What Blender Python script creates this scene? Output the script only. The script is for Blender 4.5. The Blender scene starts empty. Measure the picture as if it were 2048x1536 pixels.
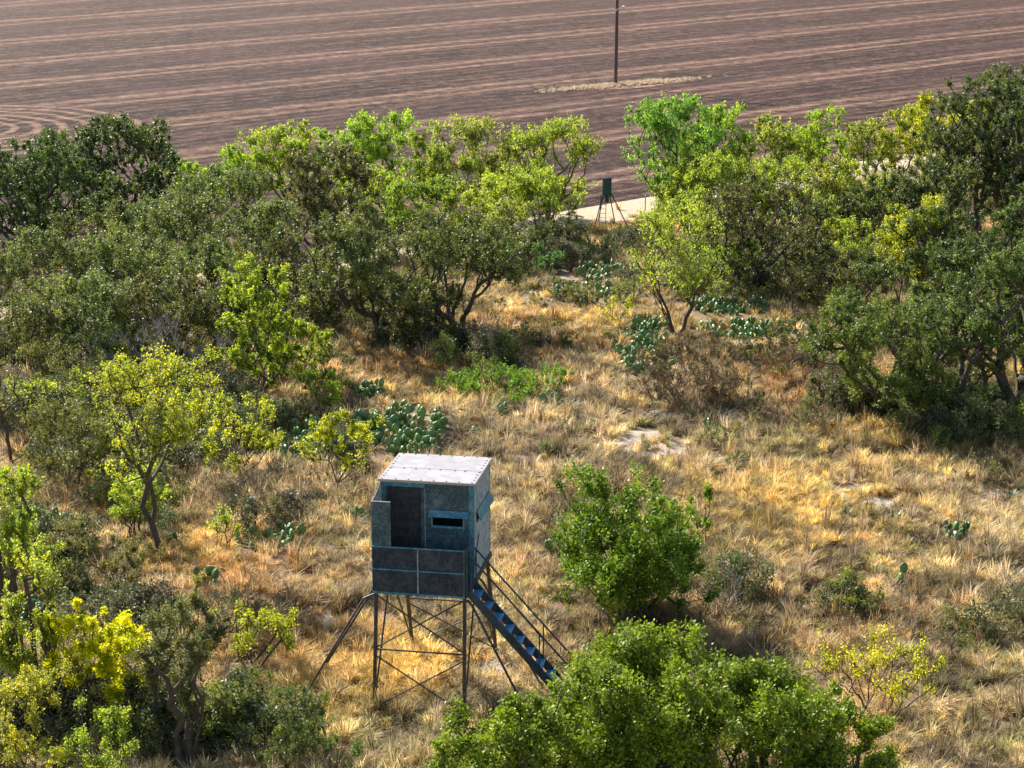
import bpy, math, random
import numpy as np
from mathutils import Vector, Matrix

# ------------------------------------------------------------------ camera, sky, sun, exposure
scene = bpy.context.scene
COL = scene.collection
PITCH = math.atan(1048/4000.0)          # camera looks down by 14.7 degrees
CAM_H = 18.3
F = 4000.0                              # focal length in pixels of the 2048 px wide photograph
cam_d = bpy.data.cameras.new("camera")
cam_d.sensor_width = 36.0
cam_d.lens = 36.0*F/2048
cam_d.clip_start = 0.5
cam_d.clip_end = 6000
cam = bpy.data.objects.new("camera", cam_d)
cam.location = (0, 0, CAM_H)
cam.rotation_euler = (math.pi/2 - PITCH, 0, 0)
COL.objects.link(cam)
scene.camera = cam

SUN_EL = math.radians(34)
SUN_AZ = math.radians(-38)              # sun stands beyond the scene, to the left (from +Y towards -X)
world = bpy.data.worlds.new("World")
scene.world = world
world.use_nodes = True
wn = world.node_tree
wn.nodes.clear()
wo = wn.nodes.new("ShaderNodeOutputWorld")
wb = wn.nodes.new("ShaderNodeBackground")
ws = wn.nodes.new("ShaderNodeTexSky")
ws.sky_type = 'NISHITA'
ws.sun_disc = False
ws.sun_elevation = SUN_EL
ws.sun_rotation = SUN_AZ
ws.dust_density = 1.2
wb.inputs[1].default_value = 0.09
wn.links.new(ws.outputs[0], wb.inputs[0])
wn.links.new(wb.outputs[0], wo.inputs[0])
sun_d = bpy.data.lights.new("sun", 'SUN')
sun_d.energy = 5.0
sun_d.angle = math.radians(0.55)
sun_d.color = (1.0, 0.945, 0.85)
sun = bpy.data.objects.new("sun", sun_d)
sdir = Vector((math.sin(SUN_AZ)*math.cos(SUN_EL), math.cos(SUN_AZ)*math.cos(SUN_EL), math.sin(SUN_EL)))
sun.rotation_euler = sdir.to_track_quat('Z', 'Y').to_euler()
sun.location = (0, 60, 60)
COL.objects.link(sun)
scene.view_settings.view_transform = 'Standard'
scene.view_settings.look = 'None'
scene.view_settings.gamma = 1
scene.view_settings.exposure = 1.12
scene.view_settings.use_curve_mapping = False
scene.cycles.max_bounces = 6
scene.cycles.transmission_bounces = 4
scene.cycles.diffuse_bounces = 3
scene.cycles.transparent_max_bounces = 4

# ------------------------------------------------------------------ helpers
def G(px, py):
    """ground point seen at a pixel of the photograph -> x, y in metres"""
    dx = (px-1024)/F; dy = (768-py)/F
    d = np.array([dx, math.cos(PITCH)+dy*math.sin(PITCH), -math.sin(PITCH)+dy*math.cos(PITCH)])
    t = -CAM_H/d[2]
    return float(d[0]*t), float(d[1]*t)

def S(py):
    return 0.0529*(py+280)               # photograph pixels per metre at a ground row

def height_at(py_base, py_top, px=1024):
    x, y = G(px, py_base)
    return CAM_H - y*math.tan(PITCH + math.atan((py_top-768)/F))

def tag(o, label=None, cat=None, group=None, kind=None):
    if label: o['label'] = label
    if cat: o['category'] = cat
    if group: o['group'] = group
    if kind: o['kind'] = kind
    return o

def empty(name, loc, rz=0.0):
    o = bpy.data.objects.new(name, None)
    o.location = loc
    o.rotation_euler = (0, 0, rz)
    o.empty_display_size = 0.2
    COL.objects.link(o)
    return o

def mesh_np(name, verts, faces, mat, parent=None, smooth=False, link=True):
    """faces: (n,k) int array"""
    me = bpy.data.meshes.new(name)
    verts = np.asarray(verts, dtype=np.float32)
    faces = np.asarray(faces, dtype=np.int32)
    n, k = faces.shape
    me.vertices.add(len(verts)); me.vertices.foreach_set("co", verts.ravel())
    me.loops.add(n*k); me.loops.foreach_set("vertex_index", faces.ravel())
    me.polygons.add(n)
    me.polygons.foreach_set("loop_start", np.arange(0, n*k, k, dtype=np.int32))
    if smooth:
        me.polygons.foreach_set("use_smooth", np.ones(n, dtype=bool))
    me.update(calc_edges=True)
    if mat: me.materials.append(mat)
    o = bpy.data.objects.new(name, me)
    if link: COL.objects.link(o)
    if parent: o.parent = parent
    return o

def fattr(me, name, vals, dom='POINT'):
    a = me.attributes.new(name, 'FLOAT', dom)
    a.data.foreach_set("value", np.asarray(vals, dtype=np.float32))

class MB:
    """collects boxes, bars and tubes for one mesh object"""
    def __init__(s): s.v = []; s.f = []
    def add(s, vs, fs):
        b = len(s.v); s.v += [tuple(v) for v in vs]; s.f += [tuple(i+b for i in f) for f in fs]
    def box(s, x0, x1, y0, y1, z0, z1):
        s.add([(x0,y0,z0),(x1,y0,z0),(x1,y1,z0),(x0,y1,z0),(x0,y0,z1),(x1,y0,z1),(x1,y1,z1),(x0,y1,z1)],
              [(0,3,2,1),(4,5,6,7),(0,1,5,4),(1,2,6,5),(2,3,7,6),(3,0,4,7)])
    def bar(s, a, b, w, h=None, up=(0,0,1)):
        h = h or w
        a = Vector(a); b = Vector(b); d = (b-a).normalized(); u = Vector(up)
        if abs(d.dot(u)) > 0.98: u = Vector((0,1,0))
        x = d.cross(u).normalized(); z = x.cross(d).normalized()
        vs = []
        for p in (a, b):
            for i, j in ((-1,-1),(1,-1),(1,1),(-1,1)):
                vs.append(p + x*(i*w/2) + z*(j*h/2))
        s.add(vs, [(0,1,2,3),(4,7,6,5),(0,4,5,1),(1,5,6,2),(2,6,7,3),(3,7,4,0)])
    def tube(s, pts, r, n=8, r2=None):
        pts = [Vector(p) for p in pts]
        rs = [r + ((r2 if r2 is not None else r)-r)*i/(len(pts)-1) for i in range(len(pts))]
        vs = []
        for i, p in enumerate(pts):
            d = (pts[min(i+1, len(pts)-1)] - pts[max(i-1, 0)]).normalized()
            u = Vector((0,0,1)) if abs(d.z) < 0.95 else Vector((0,1,0))
            x = d.cross(u).normalized(); z = x.cross(d)
            for k in range(n):
                a = 2*math.pi*k/n
                vs.append(p + x*math.cos(a)*rs[i] + z*math.sin(a)*rs[i])
        fs = []
        for i in range(len(pts)-1):
            for k in range(n):
                k2 = (k+1) % n
                fs.append((i*n+k, i*n+k2, (i+1)*n+k2, (i+1)*n+k))
        fs.append(tuple(range(n-1, -1, -1))); fs.append(tuple((len(pts)-1)*n+k for k in range(n)))
        s.add(vs, fs)
    def build(s, name, mat, parent=None, bevel=0.0):
        me = bpy.data.meshes.new(name)
        me.from_pydata(s.v, [], s.f); me.update()
        if mat: me.materials.append(mat)
        o = bpy.data.objects.new(name, me)
        COL.objects.link(o)
        if parent: o.parent = parent
        if bevel:
            m = o.modifiers.new("bevel", 'BEVEL'); m.width = bevel; m.segments = 1; m.limit_method = 'ANGLE'
        return o

# value noise on numpy arrays
def vnoise(x, y, seed=0):
    xi = np.floor(x).astype(np.int64); yi = np.floor(y).astype(np.int64)
    fx = x-xi; fy = y-yi
    fx = fx*fx*(3-2*fx); fy = fy*fy*(3-2*fy)
    def h(a, b):
        n = (a*374761393 + b*668265263 + seed*1442695041) & 0x7fffffff
        n = ((n ^ (n >> 13))*1274126177) & 0x7fffffff
        return ((n ^ (n >> 16)) & 0xffff)/65535.0
    return (h(xi,yi)*(1-fx)+h(xi+1,yi)*fx)*(1-fy) + (h(xi,yi+1)*(1-fx)+h(xi+1,yi+1)*fx)*fy
def fbm(x, y, seed=0, o=4):
    s = 0; a = 0.5; t = 0
    for k in range(o):
        s = s + a*vnoise(x*2**k, y*2**k, seed+k); t += a; a *= 0.55
    return s/t
def sstep(a, b, x):
    t = np.clip((x-a)/(b-a), 0, 1); return t*t*(3-2*t)

# ------------------------------------------------------------------ materials
class NT:
    def __init__(s, name):
        s.m = bpy.data.materials.new(name); s.m.use_nodes = True
        s.t = s.m.node_tree; s.t.nodes.clear()
        s.out = s.n("ShaderNodeOutputMaterial")
    def n(s, typ, **kw):
        n = s.t.nodes.new(typ)
        for k, v in kw.items():
            if hasattr(n, k): setattr(n, k, v)
        return n
    def l(s, a, b): s.t.links.new(a, b)
    def put(s, sock, v):
        if hasattr(v, 'is_output') or isinstance(v, bpy.types.NodeSocket): s.l(v, sock)
        else: sock.default_value = v
    def math(s, op, a, b=None, c=None, clamp=False):
        n = s.n("ShaderNodeMath", operation=op, use_clamp=clamp)
        s.put(n.inputs[0], a)
        if b is not None: s.put(n.inputs[1], b)
        if c is not None: s.put(n.inputs[2], c)
        return n.outputs[0]
    def mix(s, fac, a, b, mode='MIX'):
        n = s.n("ShaderNodeMix", data_type='RGBA', blend_type=mode)
        s.put(n.inputs[0], fac); s.put(n.inputs[6], a); s.put(n.inputs[7], b)
        return n.outputs[2]
    def noise(s, vec, scale, detail=3, rough=0.55):
        n = s.n("ShaderNodeTexNoise")
        n.inputs['Scale'].default_value = scale; n.inputs['Detail'].default_value = detail
        n.inputs['Roughness'].default_value = rough
        if vec is not None: s.l(vec, n.inputs['Vector'])
        return n.outputs[0]
    def ramp(s, fac, stops):
        n = s.n("ShaderNodeValToRGB")
        s.l(fac, n.inputs[0])
        e = n.color_ramp.elements
        e[0].position, e[0].color = stops[0][0], stops[0][1]
        e[1].position, e[1].color = stops[1][0], stops[1][1]
        for p, c in stops[2:]:
            x = e.new(p); x.color = c
        return n.outputs[0]
    def mapr(s, v, a, b, c=0.0, d=1.0):
        n = s.n("ShaderNodeMapRange")
        s.l(v, n.inputs[0])
        for i, k in enumerate((a, b, c, d)): s.put(n.inputs[i+1], k)
        return n.outputs[0]
    def pos(s): return s.n("ShaderNodeNewGeometry").outputs['Position']
    def obj(s): return s.n("ShaderNodeTexCoord").outputs['Object']
    def bsdf(s, col, rough=0.7, spec=0.3, metal=0.0, bump=None, bstr=0.3, bdist=0.02):
        b = s.n("ShaderNodeBsdfPrincipled")
        s.put(b.inputs['Base Color'], col); s.put(b.inputs['Roughness'], rough)
        b.inputs['Specular IOR Level'].default_value = spec
        b.inputs['Metallic'].default_value = metal
        if bump is not None:
            bp = s.n("ShaderNodeBump"); bp.inputs['Strength'].default_value = bstr
            bp.inputs['Distance'].default_value = bdist
            s.l(bump, bp.inputs['Height']); s.l(bp.outputs[0], b.inputs['Normal'])
        return b.outputs[0]
    def fin(s, sh):
        s.l(sh, s.out.inputs[0]); return s.m

def C(r, g, b): return (r, g, b, 1.0)

def leaf_mat(name, col, tcol, fac, rough=0.45, spec=0.4):
    """leaf tissue; every crown carries its own species tint in the object colour"""
    t = NT(name)
    oi = t.n("ShaderNodeObjectInfo")
    a = t.n("ShaderNodeAttribute"); a.attribute_name = "tint"
    v = a.outputs['Fac']
    var = t.ramp(v, [(0.0, C(0.50,0.50,0.62)), (0.5, C(1.0,1.0,1.0)), (1.0, C(1.7,1.42,1.0))])
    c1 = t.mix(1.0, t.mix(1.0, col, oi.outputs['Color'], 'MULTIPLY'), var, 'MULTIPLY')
    c2 = t.mix(1.0, t.mix(1.0, tcol, oi.outputs['Color'], 'MULTIPLY'), var, 'MULTIPLY')
    p = t.bsdf(c1, rough, spec)
    tr = t.n("ShaderNodeBsdfTranslucent"); t.l(c2, tr.inputs[0])
    m = t.n("ShaderNodeMixShader"); m.inputs[0].default_value = fac
    t.l(p, m.inputs[1]); t.l(tr.outputs[0], m.inputs[2])
    return t.fin(m.outputs[0])

M = {}
M['oak_leaf'] = leaf_mat("oak_leaf", C(0.115,0.14,0.05), C(0.15,0.19,0.035), 0.33, 0.50, 0.32)
M['mesquite_leaf'] = leaf_mat("mesquite_leaf", C(0.20,0.25,0.05), C(0.46,0.53,0.07), 0.5, 0.5, 0.3)
M['shrub_leaf'] = leaf_mat("shrub_leaf", C(0.12,0.14,0.06), C(0.17,0.20,0.06), 0.38, 0.5, 0.35)

def bark_mat(name, a, b):
    t = NT(name); p = t.pos()
    n = t.noise(p, 9, 4); n2 = t.noise(p, 40, 3)
    return t.fin(t.bsdf(t.mix(n, a, b), 0.9, 0.15, bump=n2, bstr=0.6, bdist=0.02))
M['bark'] = bark_mat("bark", C(0.05,0.038,0.03), C(0.15,0.115,0.09))
M['dead_wood'] = bark_mat("dead_wood", C(0.24,0.19,0.17), C(0.46,0.39,0.36))
M['brown_twig'] = bark_mat("brown_twig", C(0.17,0.105,0.08), C(0.33,0.22,0.17))

# grass: colour comes from the tuft (per instance), blades from the tuft mesh
def grass_mat(name, fac):
    t = NT(name)
    a = t.n("ShaderNodeAttribute"); a.attribute_name = "tuft_colour"; a.attribute_type = 'INSTANCER'
    b = t.n("ShaderNodeAttribute"); b.attribute_name = "blade"
    var = t.ramp(b.outputs['Fac'], [(0.0, C(0.55,0.52,0.5)), (0.6, C(1,1,1)), (1.0, C(1.45,1.38,1.25))])
    c = t.mix(1.0, a.outputs['Color'], var, 'MULTIPLY')
    p = t.bsdf(c, 0.6, 0.25)
    tr = t.n("ShaderNodeBsdfTranslucent"); t.l(c, tr.inputs[0])
    m = t.n("ShaderNodeMixShader"); m.inputs[0].default_value = fac
    t.l(p, m.inputs[1]); t.l(tr.outputs[0], m.inputs[2])
    return t.fin(m.outputs[0])
M['grass'] = grass_mat("grass", 0.42)

# ------------------------------------------------------------------ ground
# tramline index of the ploughed field as a quadratic of the ground position
K = [2.0438, -2.6088, 2.5984, 0.3603, -0.1091, -0.2303]
def vfield(x, y):
    X = np.asarray(x)/50.0; Y = (np.asarray(y)-150.0)/50.0
    return K[0]+K[1]*X+K[2]*Y+K[3]*X*Y+K[4]*X*X+K[5]*Y*Y
EDGE = -0.55
def edge_y(x):
    lo, hi = 40.0, 400.0
    for _ in range(40):
        m = (lo+hi)/2
        if vfield(x, m) < EDGE: lo = m
        else: hi = m
    return lo

BARE = [(1262,893,.6,.7),(1312,835,0.45,0.55),(1345,890,0.45,0.5),(1745,1005,1.0,0.6),(1290,870,0.6,.7),(1005,1290,.5,.5),
        (1060,600,1.2,.35),(1500,690,1.2,.4),(1330,905,.6,.6),(1460,735,1.0,.5),(1120,560,1.5,.35),(985,1330,.5,.5),
        (640,1235,.8,.35),(1080,1000,.7,.45),(900,835,.8,.5),(1990,960,1.2,.45),(1850,1200,.6,.35),(1560,620,1.6,.4)]
def bare_mask(x, y):
    m = np.zeros_like(x)
    n = fbm(x*1.7, y*1.7, 5, 4)
    for px, py, r, st in BARE:
        gx, gy = G(px, py)
        d = np.hypot(x-gx, (y-gy)/1.5)/(r*1.15)
        m = np.maximum(m, st*np.clip(1.35-d-(n-0.5)*2.2, 0, 1))
    n2 = fbm(x*0.55+9, y*0.55, 21, 4)
    m = np.maximum(m, 0.5*sstep(0.69, 0.76, n2)*(y < 62))
    return np.clip(m, 0, 1)
def road_mask(x, y):
    v = vfield(x, y)
    w = (fbm(x*0.6, y*0.6, 33, 3)-0.5)*0.09
    return sstep(EDGE-0.42+w, EDGE-0.34+w, v)
def bump_h(x, y):
    h = (fbm(x*0.35, y*0.35, 3, 3)-0.5)*0.22 + (fbm(x*1.6, y*1.6, 4, 3)-0.5)*0.10
    return h*(1-sstep(-0.95, -0.75, vfield(x, y)))*(1-sstep(110, 120, y))

xs = np.concatenate([[-1600,-900,-500,-260,-140,-90,-60], np.arange(-46, 46.01, 0.4), [60,90,140,260,500,900,1600]])
ys = np.concatenate([[-400,-100,-10,15,25,30], np.arange(33, 118.01, 0.4), [125,140,170,220,300,450,700,1100,1700,2800]])
gx, gy = np.meshgrid(xs, ys)
gz = bump_h(gx, gy)
V = np.stack([gx, gy, gz], -1).reshape(-1, 3)
nx, ny = len(xs), len(ys)
i = np.arange(nx-1)[None, :] + nx*np.arange(ny-1)[:, None]
Fq = np.stack([i, i+1, i+1+nx, i+nx], -1).reshape(-1, 4)

t = NT("dry_soil"); p = t.pos()
n1 = t.noise(p, 0.35, 5, 0.6); n2 = t.noise(p, 3.0, 5, 0.65); n3 = t.noise(p, 22, 3, 0.6)
base = t.ramp(n2, [(0.25, C(0.13,0.085,0.05)), (0.5, C(0.25,0.175,0.10)), (0.75, C(0.36,0.28,0.17))])
base = t.mix(t.mapr(n1, 0.42, 0.62), base, C(0.20,0.13,0.085))
ab = t.n("ShaderNodeAttribute"); ab.attribute_name = "bare"
br = t.ramp(n3, [(0.35, C(0.32,0.25,0.18)), (0.55, C(0.50,0.42,0.33)), (0.7, C(0.68,0.61,0.52))])
edge = t.math('ADD', ab.outputs['Fac'], t.math('MULTIPLY', t.math('SUBTRACT', n2, 0.5), 0.9))
base = t.mix(t.mapr(edge, 0.18, 0.5), base, br)
ar = t.n("ShaderNodeAttribute"); ar.attribute_name = "caliche"
rd = t.ramp(n2, [(0.3, C(0.42,0.32,0.22)), (0.6, C(0.56,0.45,0.33))])
base = t.mix(t.mapr(t.math('ADD', ar.outputs['Fac'], t.math('MULTIPLY', t.math('SUBTRACT', n2, 0.5), 0.8)), 0.4, 0.6), base, rd)
M['soil'] = t.fin(t.bsdf(base, 0.95, 0.1, bump=n3, bstr=0.7, bdist=0.05))
ground = mesh_np("ground", V, Fq, M['soil'], smooth=True)
tag(ground, "dry brown soil with pale bare patches under the brush", None, None, 'structure')
fx, fy = V[:, 0], V[:, 1]
fattr(ground.data, "bare", bare_mask(fx, fy))
fattr(ground.data, "caliche", road_mask(fx, fy))

# the ploughed field: one sheet a few mm above the ground, its near edge follows the tramlines
t = NT("ploughed_soil"); p = t.pos()
sx = t.n("ShaderNodeSeparateXYZ"); t.l(p, sx.inputs[0])
X = t.math('DIVIDE', sx.outputs[0], 50.0); Y = t.math('DIVIDE', t.math('SUBTRACT', sx.outputs[1], 150.0), 50.0)
v = t.math('ADD', t.math('MULTIPLY', X, K[1]), K[0])
v = t.math('ADD', v, t.math('MULTIPLY', Y, K[2]))
v = t.math('ADD', v, t.math('MULTIPLY', t.math('MULTIPLY', X, Y), K[3]))
v = t.math('ADD', v, t.math('MULTIPLY', t.math('MULTIPLY', X, X), K[4]))
v = t.math('ADD', v, t.math('MULTIPLY', t.math('MULTIPLY', Y, Y), K[5]))
wob = t.noise(p, 0.03, 2)
v = t.math('ADD', v, t.math('MULTIPLY', t.math('SUBTRACT', wob, 0.5), 0.10))
u = t.math('ADD', t.math('MULTIPLY', sx.outputs[0], 0.80), t.math('MULTIPLY', sx.outputs[1], 0.60))
cmb = t.n("ShaderNodeCombineXYZ")
t.l(t.math('MULTIPLY', u, 0.06), cmb.inputs[0]); t.l(t.math('MULTIPLY', v, 13.6), cmb.inputs[1])
streak = t.noise(cmb.outputs[0], 0.55, 5, 0.7)
cmb2 = t.n("ShaderNodeCombineXYZ")
t.l(t.math('MULTIPLY', u, 0.35), cmb2.inputs[0]); t.l(t.math('MULTIPLY', v, 13.6), cmb2.inputs[1])
fine = t.noise(cmb2.outputs[0], 1.1, 4, 0.8)
speck = t.noise(p, 1.5, 3, 0.75)
clod = t.noise(p, 0.8, 4, 0.7)
clod2 = t.noise(p, 0.42, 4, 0.75)
# rings where the tractor turned
cx, cy = -41.0, 140.0
rx = t.math('SUBTRACT', sx.outputs[0], cx); ry = t.math('SUBTRACT', sx.outputs[1], cy)
rr = t.math('SQRT', t.math('ADD', t.math('MULTIPLY', rx, rx), t.math('MULTIPLY', ry, ry)))
rr = t.math('ADD', rr, t.math('MULTIPLY', t.math('SUBTRACT', t.noise(p, 0.12, 2), 0.5), 2.0))
ring_in = t.mapr(rr, 15.4, 14.9)
rw = t.math('ABSOLUTE', t.math('SUBTRACT', t.math('FRACT', t.math('DIVIDE', rr, 1.7)), 0.5))
ring = t.math('MULTIPLY', t.mapr(rw, 0.26, 0.12), ring_in)
fv = t.math('ABSOLUTE', t.math('SUBTRACT', t.math('FRACT', t.math('ADD', v, 0.5)), 0.5))   # distance to the nearest tramline
trk = t.mapr(t.math('ABSOLUTE', t.math('SUBTRACT', fv, 0.10)), 0.062, 0.020)
trk = t.math('MULTIPLY', trk, t.mapr(streak, 0.30, 0.52, 0.25, .88))
band = t.mapr(fv, 0.26, 0.08)
trk = t.math('MULTIPLY', trk, t.math('SUBTRACT', 1.0, ring_in))
pat = t.math('MAXIMUM', trk, t.math('MULTIPLY', ring, 1.0))
tone = t.math('ADD', t.math('MULTIPLY', streak, 0.55), t.math('MULTIPLY', fine, 0.45))
rows = t.math('SINE', t.math('MULTIPLY', v, 6.2832*8.0))
tone = t.math('ADD', tone, t.math('MULTIPLY', rows, t.mapr(sx.outputs[1], 110, 260, .055, .02)))
tone = t.math('ADD', tone, t.math('MULTIPLY', band, 0.07))
soil = t.ramp(tone, [(0.41, C(0.018,0.012,0.013)), (0.5, C(0.060,0.040,0.036)), (0.59, C(0.21,0.15,0.13))])
soil = t.mix(t.mapr(speck, 0.56, 0.66, 0.0, 0.8), soil, C(0.34,0.26,0.21))
soil = t.mix(t.mapr(clod, 0.52, 0.40, 0.0, 0.9), soil, C(0.022,0.016,0.017))
soil = t.mix(t.mapr(clod2, 0.5, 0.66, 0.0, 0.45), soil, C(0.22,0.165,0.14))
purple = t.noise(p, 0.05, 3)
soil = t.mix(t.mapr(purple, 0.42, 0.62, 0.0, 0.25), soil, C(0.16,0.10,0.12))
pale = t.mix(t.mapr(fine, .35, .65), C(0.27,0.19,0.15), C(0.60,0.47,0.38))
soil = t.mix(t.math('MULTIPLY', pat, t.mapr(clod, .38, .56, .25, .88)), soil, pale)
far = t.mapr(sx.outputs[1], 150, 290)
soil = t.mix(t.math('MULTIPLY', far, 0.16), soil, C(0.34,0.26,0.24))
# strip of stubble left round the pole
PX, PY = G(1231, 170)
ex = t.math('SUBTRACT', sx.outputs[0], PX+0.8); ey = t.math('SUBTRACT', sx.outputs[1], PY-0.3)
along = t.math('ADD', t.math('MULTIPLY', ex, 0.80), t.math('MULTIPLY', ey, 0.60))
acr = t.math('SUBTRACT', t.math('MULTIPLY', ey, 0.80), t.math('MULTIPLY', ex, 0.60))
el = t.math('ADD', t.math('POWER', t.math('ABSOLUTE', t.math('DIVIDE', along, 9.0)), 1.2), t.math('ABSOLUTE', t.math('DIVIDE', acr, 2.3)))
el = t.math('ADD', el, t.math('MULTIPLY', t.math('SUBTRACT', clod, 0.5), 0.7))
soil = t.mix(t.mapr(el, 1.0, 0.75), soil, C(0.60,0.48,0.38))
hgt = t.math('ADD', t.math('ADD', t.math('MULTIPLY', fine, 0.7), t.math('MULTIPLY', speck, 0.6)), t.math('MULTIPLY', pat, -0.12))
soil = t.mix(1.0, soil, C(.60,.47,.40), 'MULTIPLY')
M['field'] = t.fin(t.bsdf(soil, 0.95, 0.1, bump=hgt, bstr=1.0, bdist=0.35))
ex_ = np.concatenate([[-1200,-600,-300,-180], np.arange(-120, 60, 4.0), np.arange(60, 130, 10)])
V = []; 
for x in ex_:
    e = edge_y(x) if -110 < x < 110 else (edge_y(-110) if x < 0 else edge_y(110))
    for yy in [0, 6, 20, 50, 120, 300, 900, 2300]:
        V.append((x, e+yy, 0.012))
n8 = 8; ncol = len(ex_)
i = (np.arange(ncol-1)[:, None]*n8 + np.arange(n8-1)[None, :]).reshape(-1)
Fq = np.stack([i, i+n8, i+n8+1, i+1], -1)
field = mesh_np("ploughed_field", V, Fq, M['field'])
tag(field, "wide brown ploughed field with pale double wheel tracks", None, None, 'structure')

# ------------------------------------------------------------------ trees and shrubs
rng = np.random.default_rng(7)

def frustums(A, B, ra, rb, n=5):
    """one tapered tube per edge, all at once"""
    d = B-A; L = np.linalg.norm(d, axis=1, keepdims=True)+1e-9; d = d/L
    up = np.where(np.abs(d[:, 2:3]) > 0.9, [[1.0, 0, 0]], [[0, 0, 1.0]])
    x = np.cross(d, up); x /= np.linalg.norm(x, axis=1, keepdims=True)+1e-9
    z = np.cross(x, d)
    B = B + d*(rb[:, None]*0.5)
    ang = 2*np.pi*np.arange(n)/n
    ring = x[:, None, :]*np.cos(ang)[None, :, None] + z[:, None, :]*np.sin(ang)[None, :, None]
    va = A[:, None, :] + ring*ra[:, None, None]
    vb = B[:, None, :] + ring*rb[:, None, None]
    V = np.concatenate([va, vb], 1)
    m = len(A)
    k = np.arange(n); k2 = (k+1) % n
    f = np.stack([k, k2, k2+n, k+n], -1)
    Fc = (f[None] + (np.arange(m)*2*n)[:, None, None]).reshape(-1, 4)
    return V.reshape(-1, 3), Fc

def skeleton(rng, targets, R, z0, z1, stems, trunk_r, spread, lean=(0, 0), tip=0.008, fork=0.3):
    N = [np.array([0, 0, -0.15])]; P = [-1]
    def add(p, par): N.append(p); P.append(par); return len(N)-1
    for s in range(stems):
        a = rng.uniform(0, 2*np.pi) + s*2*np.pi/stems
        r = R*spread*rng.uniform(0.6, 1.0)
        end = np.array([math.cos(a)*r+lean[0], math.sin(a)*r+lean[1], z0+(z1-z0)*rng.uniform(0.35, 0.6)])
        par = 0; nseg = 7
        if stems > 1 and fork > 0 and s > 0 and len(N) > 3: par = 2 if rng.random() < fork else 0
        st = N[par].copy() if par else np.array([math.cos(a)*0.06*stems**0.5, math.sin(a)*0.06*stems**0.5, -0.1])
        for k in range(1, nseg+1):
            f = k/nseg
            q = st + (end-st)*f
            q[:2] = st[:2] + (end-st)[:2]*f**1.35
            q = q + rng.normal(0, 0.017*(z1+0.6)*math.sin(math.pi*min(f, 0.9)), 3)*np.array([1, 1, 0.4])
            par = add(q, par)
    order = np.argsort(np.linalg.norm(targets-np.array([lean[0]*.6, lean[1]*.6, z0*0.6]), axis=1))
    for ti in order:
        T = targets[ti]
        A = np.array(N)
        hd = np.hypot(A[:, 0]-T[0], A[:, 1]-T[1]); dz = T[2]-A[:, 2]
        d = np.linalg.norm(A-T, axis=1) + 1.1*np.maximum(0, hd-0.9*dz)
        d[0] += 5
        j = int(np.argmin(d))
        q0 = A[j]; dist = np.linalg.norm(T-q0)
        ns = int(np.clip(dist/0.4, 1, 5))
        par = j
        for k in range(1, ns+1):
            f = k/ns
            q = q0+(T-q0)*f
            q[2] += -0.06*dist*math.sin(math.pi*f)
            if k < ns: q = q+rng.normal(0, 0.06*dist/ns+0.02, 3)
            par = add(q, par)
    N = np.array(N); P = np.array(P)
    cnt = np.ones(len(N))
    for k in range(len(N)-1, 0, -1): cnt[P[k]] += cnt[k]
    rad = tip + (trunk_r-tip)*(cnt/cnt[1:].max())**0.58
    rad = np.minimum(rad, trunk_r*1.15)
    e = np.arange(1, len(N)); pa = P[1:]
    rp = np.where(pa == 0, rad[e]*1.25, np.minimum(rad[pa], rad[e]*1.6))
    return frustums(N[pa], N[e], rp, rad[e])

def twigs(rng, centres, sig, axis_z, k, upw, outw):
    """k short shoots fanning out of every clump: base, direction, length"""
    n = len(centres)
    b = np.repeat(centres, k, 0); sg = np.repeat(sig, k)
    out = b-np.array([0, 0, axis_z]); out /= np.linalg.norm(out, axis=1, keepdims=True)+1e-6
    d = rng.normal(0, .62, (n*k, 3)) + out*outw; d[:, 2] += upw
    d /= np.linalg.norm(d, axis=1, keepdims=True)
    L = sg*rng.uniform(1.3, 3.0, n*k)
    b = b - d*(L*.35)[:, None]
    return b, d, L

def leaves(rng, tw, k, n, ln, wd, droop, flat=0.6, tint_amp=0.3, up=0.6, tri=False):
    b, d, L = tw
    idx = rng.integers(0, len(b), n)
    f = rng.uniform(0, 1, (n, 1))**.75
    off = rng.normal(0, 1, (n, 3))*(L[idx]*.17)[:, None]*np.array([1, 1, flat])*(1.25-.6*f)
    c = b[idx] + d[idx]*f*L[idx][:, None] + off
    c[:, 2] -= (f[:, 0]**2)*L[idx]*.12*max(droop, 0)
    ax = rng.normal(0, .8, (n, 3)) + d[idx]*.5
    ax[:, 2] -= droop
    ax /= np.linalg.norm(ax, axis=1, keepdims=True)
    nr = rng.normal(0, 1, (n, 3)); nr[:, 2] += up*2
    sd = np.cross(ax, nr); sd /= np.linalg.norm(sd, axis=1, keepdims=True)+1e-9
    Ln = ln*rng.uniform(0.55, 1.4, (n, 1)); W = wd*rng.uniform(0.65, 1.35, (n, 1))
    if tri:
        V = np.stack([c-ax*Ln*.55, c+sd*W*.62+ax*Ln*.3, c-sd*W*.62+ax*Ln*.3], 1).reshape(-1, 3)
    else:
        V = np.stack([c-ax*Ln/2, c+sd*W/2, c+ax*Ln/2, c-sd*W/2], 1).reshape(-1, 3)
    kv = 3 if tri else 4
    Fc = np.arange(kv*n).reshape(-1, kv)
    nc = len(b)//k
    ct = rng.normal(0.5, tint_amp*0.5, nc); tw_ = rng.normal(0, tint_amp*.35, len(b))
    tint = np.clip(ct[idx//k] + tw_[idx] + rng.normal(0, tint_amp*0.5, n), 0, 1)
    return V, Fc, np.repeat(tint, kv)

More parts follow.
